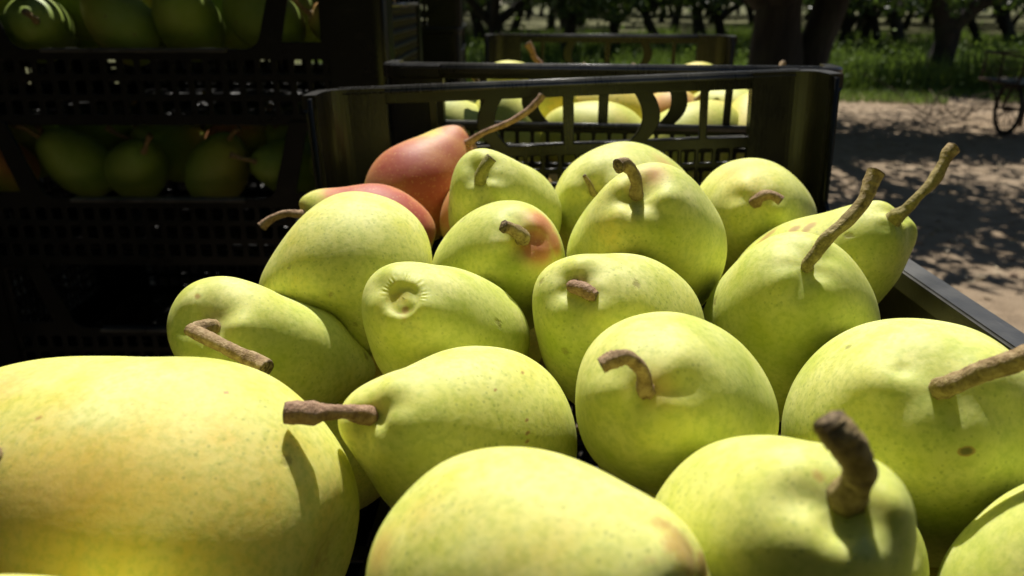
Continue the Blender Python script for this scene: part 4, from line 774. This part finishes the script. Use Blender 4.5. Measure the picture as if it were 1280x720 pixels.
# forked tree at the right
def forked():
    mb = MB()
    mb.tube([(0, 0, -.1), (.02, 0, .3), (.05, 0, .55), (.06, 0, .72)], [.27, .18, .17, .18], seg=14, sub=7, rough=.18, seed=3)
    mb.tube([(.05, 0, .62), (.22, .05, .88), (.50, .1, 1.10), (.95, .1, 1.42), (1.5, .1, 2.2)], [.15, .13, .11, .10, .05], seg=10, sub=6, rough=.16, seed=4)
    mb.tube([(.04, 0, .62), (-.04, .1, .95), (-.16, .1, 1.25), (-.3, .1, 2.3)], [.15, .12, .10, .05], seg=10, sub=6, rough=.16, seed=6)
    mb.tube([(-.1, .1, 1.1), (-.45, .2, 1.35), (-.9, .1, 1.8)], [.07, .05, .02], seg=8, sub=5, rough=.16, seed=8)
    tp = np.array([(1.5, .1, 2.2), (.95, .1, 1.6), (-.3, .1, 2.3), (-.9, .1, 1.8), (.3, -.6, 2.2), (.2, .9, 2.0), (1.9, -.5, 1.7), (-1.3, .4, 1.7), (1.2, -.9, 1.5), (-.5, -.5, 1.5), (.6, .8, 1.4), (2.3, .4, 1.5)])
    def cf(n, r_):
        p = tp[r_.integers(0, len(tp), n)] + r_.normal(0, 1, (n, 3)) * np.array([.42, .42, .33]); lo = p[:, 2] < 1.0; p[lo, 2] = 1.0 + r_.random(lo.sum()) * .8; nr_ = (np.abs(p[:, 0] - .3) < .85) & (np.abs(p[:, 1]) < .7) & (p[:, 2] < 1.35); p[nr_, 2] += .6; return p
    return mb.mesh('trunk', True), leaf_cloud(13000, cf, .10, 77)
gp = ground_at(1168, 104)
tree((gp[0], gp[1], 0), 0, 0, 1, 'forked tree with a limb leaning right, standing in the grass left of the cart', 'near orchard trees', forked())
mid = [(1128, 70, 0, .9, 'slender trunk just left of the forked tree, second orchard row'), (1098, 64, 2, .8, 'leaning trunk left of the slender one, second orchard row'),
       (1076, 58, 1, .8, 'thin dark trunk third to the left of the forked tree'), (1050, 54, 3, .8, 'dark trunk beside the thick double tree, far row'),
       (1225, 62, 2, .9, 'trunk seen behind the limb of the forked tree, far row'), (1268, 66, 1, 1., 'trunk above the cart at the right edge of the photo')]
for (x, y, vr, s, lab) in mid:
    p = ground_at(x, y); tree((p[0], p[1], 0), vr, random.uniform(0, 6), s, lab, 'orchard trees in the far rows')
back = [(625, 88, 1, .9, 'dark trunk seen at the left of the second crate rim'), (705, 80, 0, .85, 'dark tree behind the middle of the second crate'),
        (770, 70, 3, .85, 'dark tree whose lit leaves show above the second crate'), (832, 76, 2, .9, 'dark trunk seen through the far handholds of the second crate'),
        (905, 66, 1, .9, 'tree with lit yellowish leaves right above the end of the far crate rim'), (560, 62, 0, 1., 'dark tree glimpsed behind the left crate stack')]
for (x, y, vr, s, lab) in back:
    p = ground_at(x, y); tree((p[0], p[1], 0), vr, random.uniform(0, 6), s, lab, 'orchard trees behind the crates')
rs = random.Random(3)
for j in range(12):
    for i in range(-6, 18):
        x = i * 3.0 + rs.uniform(-1.1, 1.1) + (j % 2) * 1.7; y = 20.5 + j * 4.4 + rs.uniform(-.5, .5)
        if abs(x - .42 * y) > .6 * y + 6 or rs.random() < (.38 if j < 8 else .15): continue
        tree((x, y, 0), rs.randrange(4), rs.uniform(0, 6), rs.uniform(.95, 1.15), 'dark orchard tree lost in the shade of the far rows', 'orchard trees in the deep shade')
DV = tree_mesh(16, .15, (.1, .1), .85, 3.6, 2.1, .95, 26000, .14)  # dense unseen trees, added to cut sky fill and shade the left stack
for (x, y) in ((-2.6, -3.7), (2.8, -3.8), (0, -6.6), (-4.3, 1.6), (-4.9, -1.6), (5.2, -2.9), (-9, -4.5), (-5.5, -5), (-.2, -7.0), (5, -5.4), (8.5, -5), (-7.5, -9), (-3.5, -8.6), (.2, -9.2), (4, -9), (8, -8.5), (-6.5, -1.2), (-7, 2.6), (-6.6, 6.2), (-3.2, 5.6), (-9.8, .5), (7.5, -1.5)):
    tree((x, y, 0), 0, rs.uniform(0, 6), 1.45, 'unseen orchard tree added around the viewpoint to block sky light', 'unseen trees added for shade', DV)
tree((-3.3, -.3, 0), 0, 2.0, .95, 'unseen tree added left of the viewpoint to block sky light', 'unseen trees added for shade', DV)
tree((.1, -3.4, 0), 0, 3.0, .95, 'unseen tree added right behind the viewpoint to block sky light', 'unseen trees added for shade', DV)
tree((-3.1, 2.6, 0), 0, 1.0, .95, 'unseen tree added left of the frame, its crown shades the left crate stack', 'unseen trees added for shade', DV)
# ------------------------------------------------------------------ grass, weeds, litter
def blades(name, n, pos_fn, h, wd, mat, seed, lean=.5):
    r_ = np.random.default_rng(seed); P0, hs = pos_fn(n, r_); n = len(P0)
    a = r_.uniform(0, 6.28, n); L_ = h * hs * r_.uniform(.5, 1.2, n); ln = lean * r_.random(n)
    ux = np.cos(a); uy = np.sin(a); sx = -uy * wd; sy = ux * wd; z0 = np.zeros(n)
    def pt(t, w_): 
        o_ = ln * L_ * t * t; b = P0 + np.stack([ux * o_, uy * o_, L_ * t * (1 - .25 * ln * t)], 1)
        return b + np.stack([sx * w_, sy * w_, z0], 1)
    V = np.stack([pt(0, -.7), pt(0, .7), pt(.5, 1), pt(.5, -1), pt(1., 0)], 1).reshape(-1, 3)
    i0 = np.arange(n)[:, None] * 5; tri = (i0 + np.array([0, 1, 2, 0, 2, 3, 3, 2, 4])).ravel()
    me = bpy.data.meshes.new(name); me.vertices.add(len(V)); me.vertices.foreach_set('co', V.ravel())
    me.loops.add(9 * n); me.loops.foreach_set('vertex_index', tri); me.polygons.add(3 * n); me.polygons.foreach_set('loop_start', np.arange(3 * n) * 3)
    me.update(calc_edges=True); return mesh_obj(name, me, mat)
cl = np.random.default_rng(5)
def grass_pos(n, r_):
    nc = 300; cy = 9.9 + (r_.random(nc) ** 1.4) * 16; cx = cy * r_.uniform(-.25, .85, nc) ; cr = r_.uniform(.12, .45, nc); ch = r_.uniform(.35, 1.25, nc)
    k = r_.integers(0, nc, n); p = np.stack([cx[k] + r_.normal(0, 1, n) * cr[k], cy[k] + r_.normal(0, 1, n) * cr[k], np.zeros(n)], 1)
    ok = p[:, 1] > 10.3; return p[ok], ch[k][ok]
tag(blades('grass', 60000, grass_pos, .40, .008, M_GRASS, 1), 'tall green grass and weeds growing between the orchard trees', 'grass', kind='stuff')
def weed_pos(n, r_):
    nc = 150; cy = 10.5 + r_.random(nc) * 7; cx = cy * r_.uniform(-.1, .8, nc); k = r_.integers(0, nc, n); s_ = r_.uniform(.08, .3, nc)[k]
    return np.stack([cx[k] + r_.normal(0, 1, n) * s_, cy[k] + r_.normal(0, 1, n) * s_, np.abs(r_.normal(0, 1, n)) * s_ * .8 + .03], 1)
tag(mesh_obj('weeds', leaf_cloud(16000, weed_pos, .07, 21, -.9), M_GRASS), 'broad leaved weeds in clumps among the orchard grass', 'weeds', kind='stuff')
def low_pos(n, r_):
    y = 8.4 + 3.5 * r_.random(n); x = y * r_.uniform(-.1, .8, n); k = np.array([noise.noise(Vector((a * 1.1, b * 1.1, 3))) for a, b in zip(x, y)]) + (y - 9.4) * .3
    ok = k > 0; return np.stack([x, y, np.zeros(n)], 1)[ok], np.ones(ok.sum())
tag(blades('low_grass', 26000, low_pos, .09, .006, M_GRASS, 2, .9), 'short sparse grass at the edge of the bare soil', 'grass', kind='stuff')
def litter(n, r_):
    y = 2.2 + 9 * r_.random(n) ** .8; x = y * r_.uniform(-.1, .85, n)
    return np.stack([x, y, np.array([ground_h(a, b) for a, b in zip(x, y)]) + .012], 1)
me = leaf_cloud(1500, litter, .06, 9, 0); V = np.empty(len(me.vertices) * 3); me.vertices.foreach_get('co', V); V = V.reshape(-1, 4, 3)
b0 = V[:, :1].copy(); V[:, :, 2] = b0[:, :, 2] + (V[:, :, 2] - b0[:, :, 2]) * .22; me.vertices.foreach_set('co', V.ravel()); me.update(); me.name = 'fallen_leaves'
tag(mesh_obj('fallen_leaves', me, M_DRY), 'dry pale leaves scattered on the orchard soil', 'leaves', kind='stuff')
M_STONE = simple_mat('soil_clod', (.16, .105, .07), (.34, .24, .16), .95, 0, 30, .6, .01)
mb = MB(); bmi = bmesh.new(); bmesh.ops.create_icosphere(bmi, subdivisions=1, radius=1); ico = [v.co.copy() for v in bmi.verts]; icf = [[v.index for v in f.verts] for f in bmi.faces]; bmi.free()
for k in range(900):
    y = 1.8 + 8 * random.random() ** .8; x = y * random.uniform(-.05, .85); s = .006 + .02 * random.random() ** 4; s2 = s * random.uniform(.6, 1)
    mb.add([Vector((x + v.x * s * random.uniform(.7, 1.2), y + v.y * s2 * random.uniform(.7, 1.2), ground_h(x, y) + v.z * s * .6)) for v in ico], icf)
tag(mesh_obj('clods', mb.mesh('clods'), M_STONE), 'small clods and stones on the bare soil', 'clods', kind='stuff')
# pruned brush lying beside the cart
M_TWIG = simple_mat('dry_twig', (.05, .035, .025), (.15, .11, .075), .9, 0, 60)
p = ground_at(1205, 150); mb = MB()
for k in range(34):
    a = random.uniform(0, 6.28); L_ = random.uniform(.25, .8); q = Vector((p[0] + random.uniform(-.45, .45), p[1] + random.uniform(-.3, .4), .02)); d_ = Vector((math.cos(a), math.sin(a) * .6, random.uniform(.0, .55)))
    m_ = q + d_ * L_ * .5 + Vector((random.uniform(-.05, .05), 0, .05)); mb.tube([q, m_, q + d_ * L_], [.006, .004, .002], seg=5, sub=4)
tag(mesh_obj('brush_pile', mb.mesh('brush_pile'), M_TWIG), 'pile of thin pruned twigs on the soil left of the cart wheel', 'brush', kind='stuff')

# ------------------------------------------------------------------ cart
M_RUST = simple_mat('rusty_dark_steel', (.02, .016, .013), (.10, .055, .03), .65, .5, 40)
M_TYRE = simple_mat('grey_rubber', (.015, .015, .015), (.05, .045, .04), .9, 0, 30)
M_TRAY = simple_mat('dented_tray_metal', (.08, .065, .05), (.22, .19, .16), .5, .3, 14)
cp = Vector((4.84, 6.86, 0)); cart = empty('hand_cart', (cp[0], cp[1], 0), (0, 0, R(84)))
tag(cart, 'rusty two wheeled hand cart with spoked wheels at the right edge of the photo', 'cart')
mb = MB()
for y in (-.45, .48):
    mb.tube([(-.18, y, .46), (.5, y, .46)], [.013, .013], seg=8, sub=1); mb.tube([(-.26, y, .70), (.5, y, .70)], [.011, .011], seg=8, sub=1)
    for x in (-.22, .14, .47): mb.tube([(x + .04 * (x < 0), y, .45), (x - .04 * (x < 0), y, .71)], [.011, .011], seg=8, sub=1)
    mb.tube([(-.14, y, .46), (.0, y, .24)], [.012, .012], seg=8, sub=1); mb.tube([(.3, y, .46), (.04, y, .24)], [.012, .012], seg=8, sub=1)
for x in (-.24, .5): mb.tube([(x * .8, -.45, .46), (x * .8, .48, .46)], [.013, .013], seg=8, sub=1); mb.tube([(x, -.45, .70), (x, .48, .70)], [.011, .011], seg=8, sub=1)
mb.tube([(.42, .05, .46), (.45, .05, .02)], [.016, .016], seg=8, sub=1)
mesh_obj('frame', mb.mesh('frame', True), M_RUST, cart)
mb = MB(); mb.box((-.19, -.44, .463), (.49, .47, .469)); mesh_obj('tray', mb.mesh('tray'), M_TRAY, cart)
mb = MB()
for k in range(13): x = -.2 + k * .055; mb.tube([(x, .48, .47), (x, .48, .70)], [.0025, .0025], seg=5, sub=1)
for z in (.53, .59, .65): mb.tube([(-.22, .482, z), (.5, .482, z)], [.0025, .0025], seg=5, sub=1)
mesh_obj('side_mesh', mb.mesh('side_mesh', True), M_RUST, cart)
mb = MB(); mb.tube([(.02, -.33, .24), (.02, .43, .24)], [.012, .012], seg=8, sub=1); mesh_obj('axle', mb.mesh('axle', True), M_RUST, cart)
def ring(mb, r, rt, y, seg=36, s2=8):
    V = []; F_ = []
    for i in range(seg):
        a = 6.2832 * i / seg
        for k in range(s2):
            b = 6.2832 * k / s2; V.append(((r + rt * math.cos(b)) * math.cos(a), y + rt * math.sin(b), (r + rt * math.cos(b)) * math.sin(a)))
    for i in range(seg):
        for k in range(s2): F_.append((i * s2 + k, ((i + 1) % seg) * s2 + k, ((i + 1) % seg) * s2 + (k + 1) % s2, i * s2 + (k + 1) % s2))
    mb.add(V, F_)
t1 = MB(); ring(t1, .222, .018, 0); tm = t1.mesh('tyre', True)
t2 = MB(); ring(t2, .198, .008, 0); t2.tube([(0, -.035, 0), (0, .035, 0)], [.022, .022], seg=10, sub=1)
for k in range(16): a = 6.2832 * k / 16; t2.tube([(0, (-.03 if k % 2 else .03), 0), (.196 * math.cos(a), 0, .196 * math.sin(a))], [.003, .003], seg=5, sub=1)
rm = t2.mesh('rim', True)
for y in (-.31, .41):
    wo = empty('wheel', (.02, y, .24)); wo.parent = cart; mesh_obj('tyre', tm, M_TYRE, wo); mesh_obj('rim', rm, M_RUST, wo)
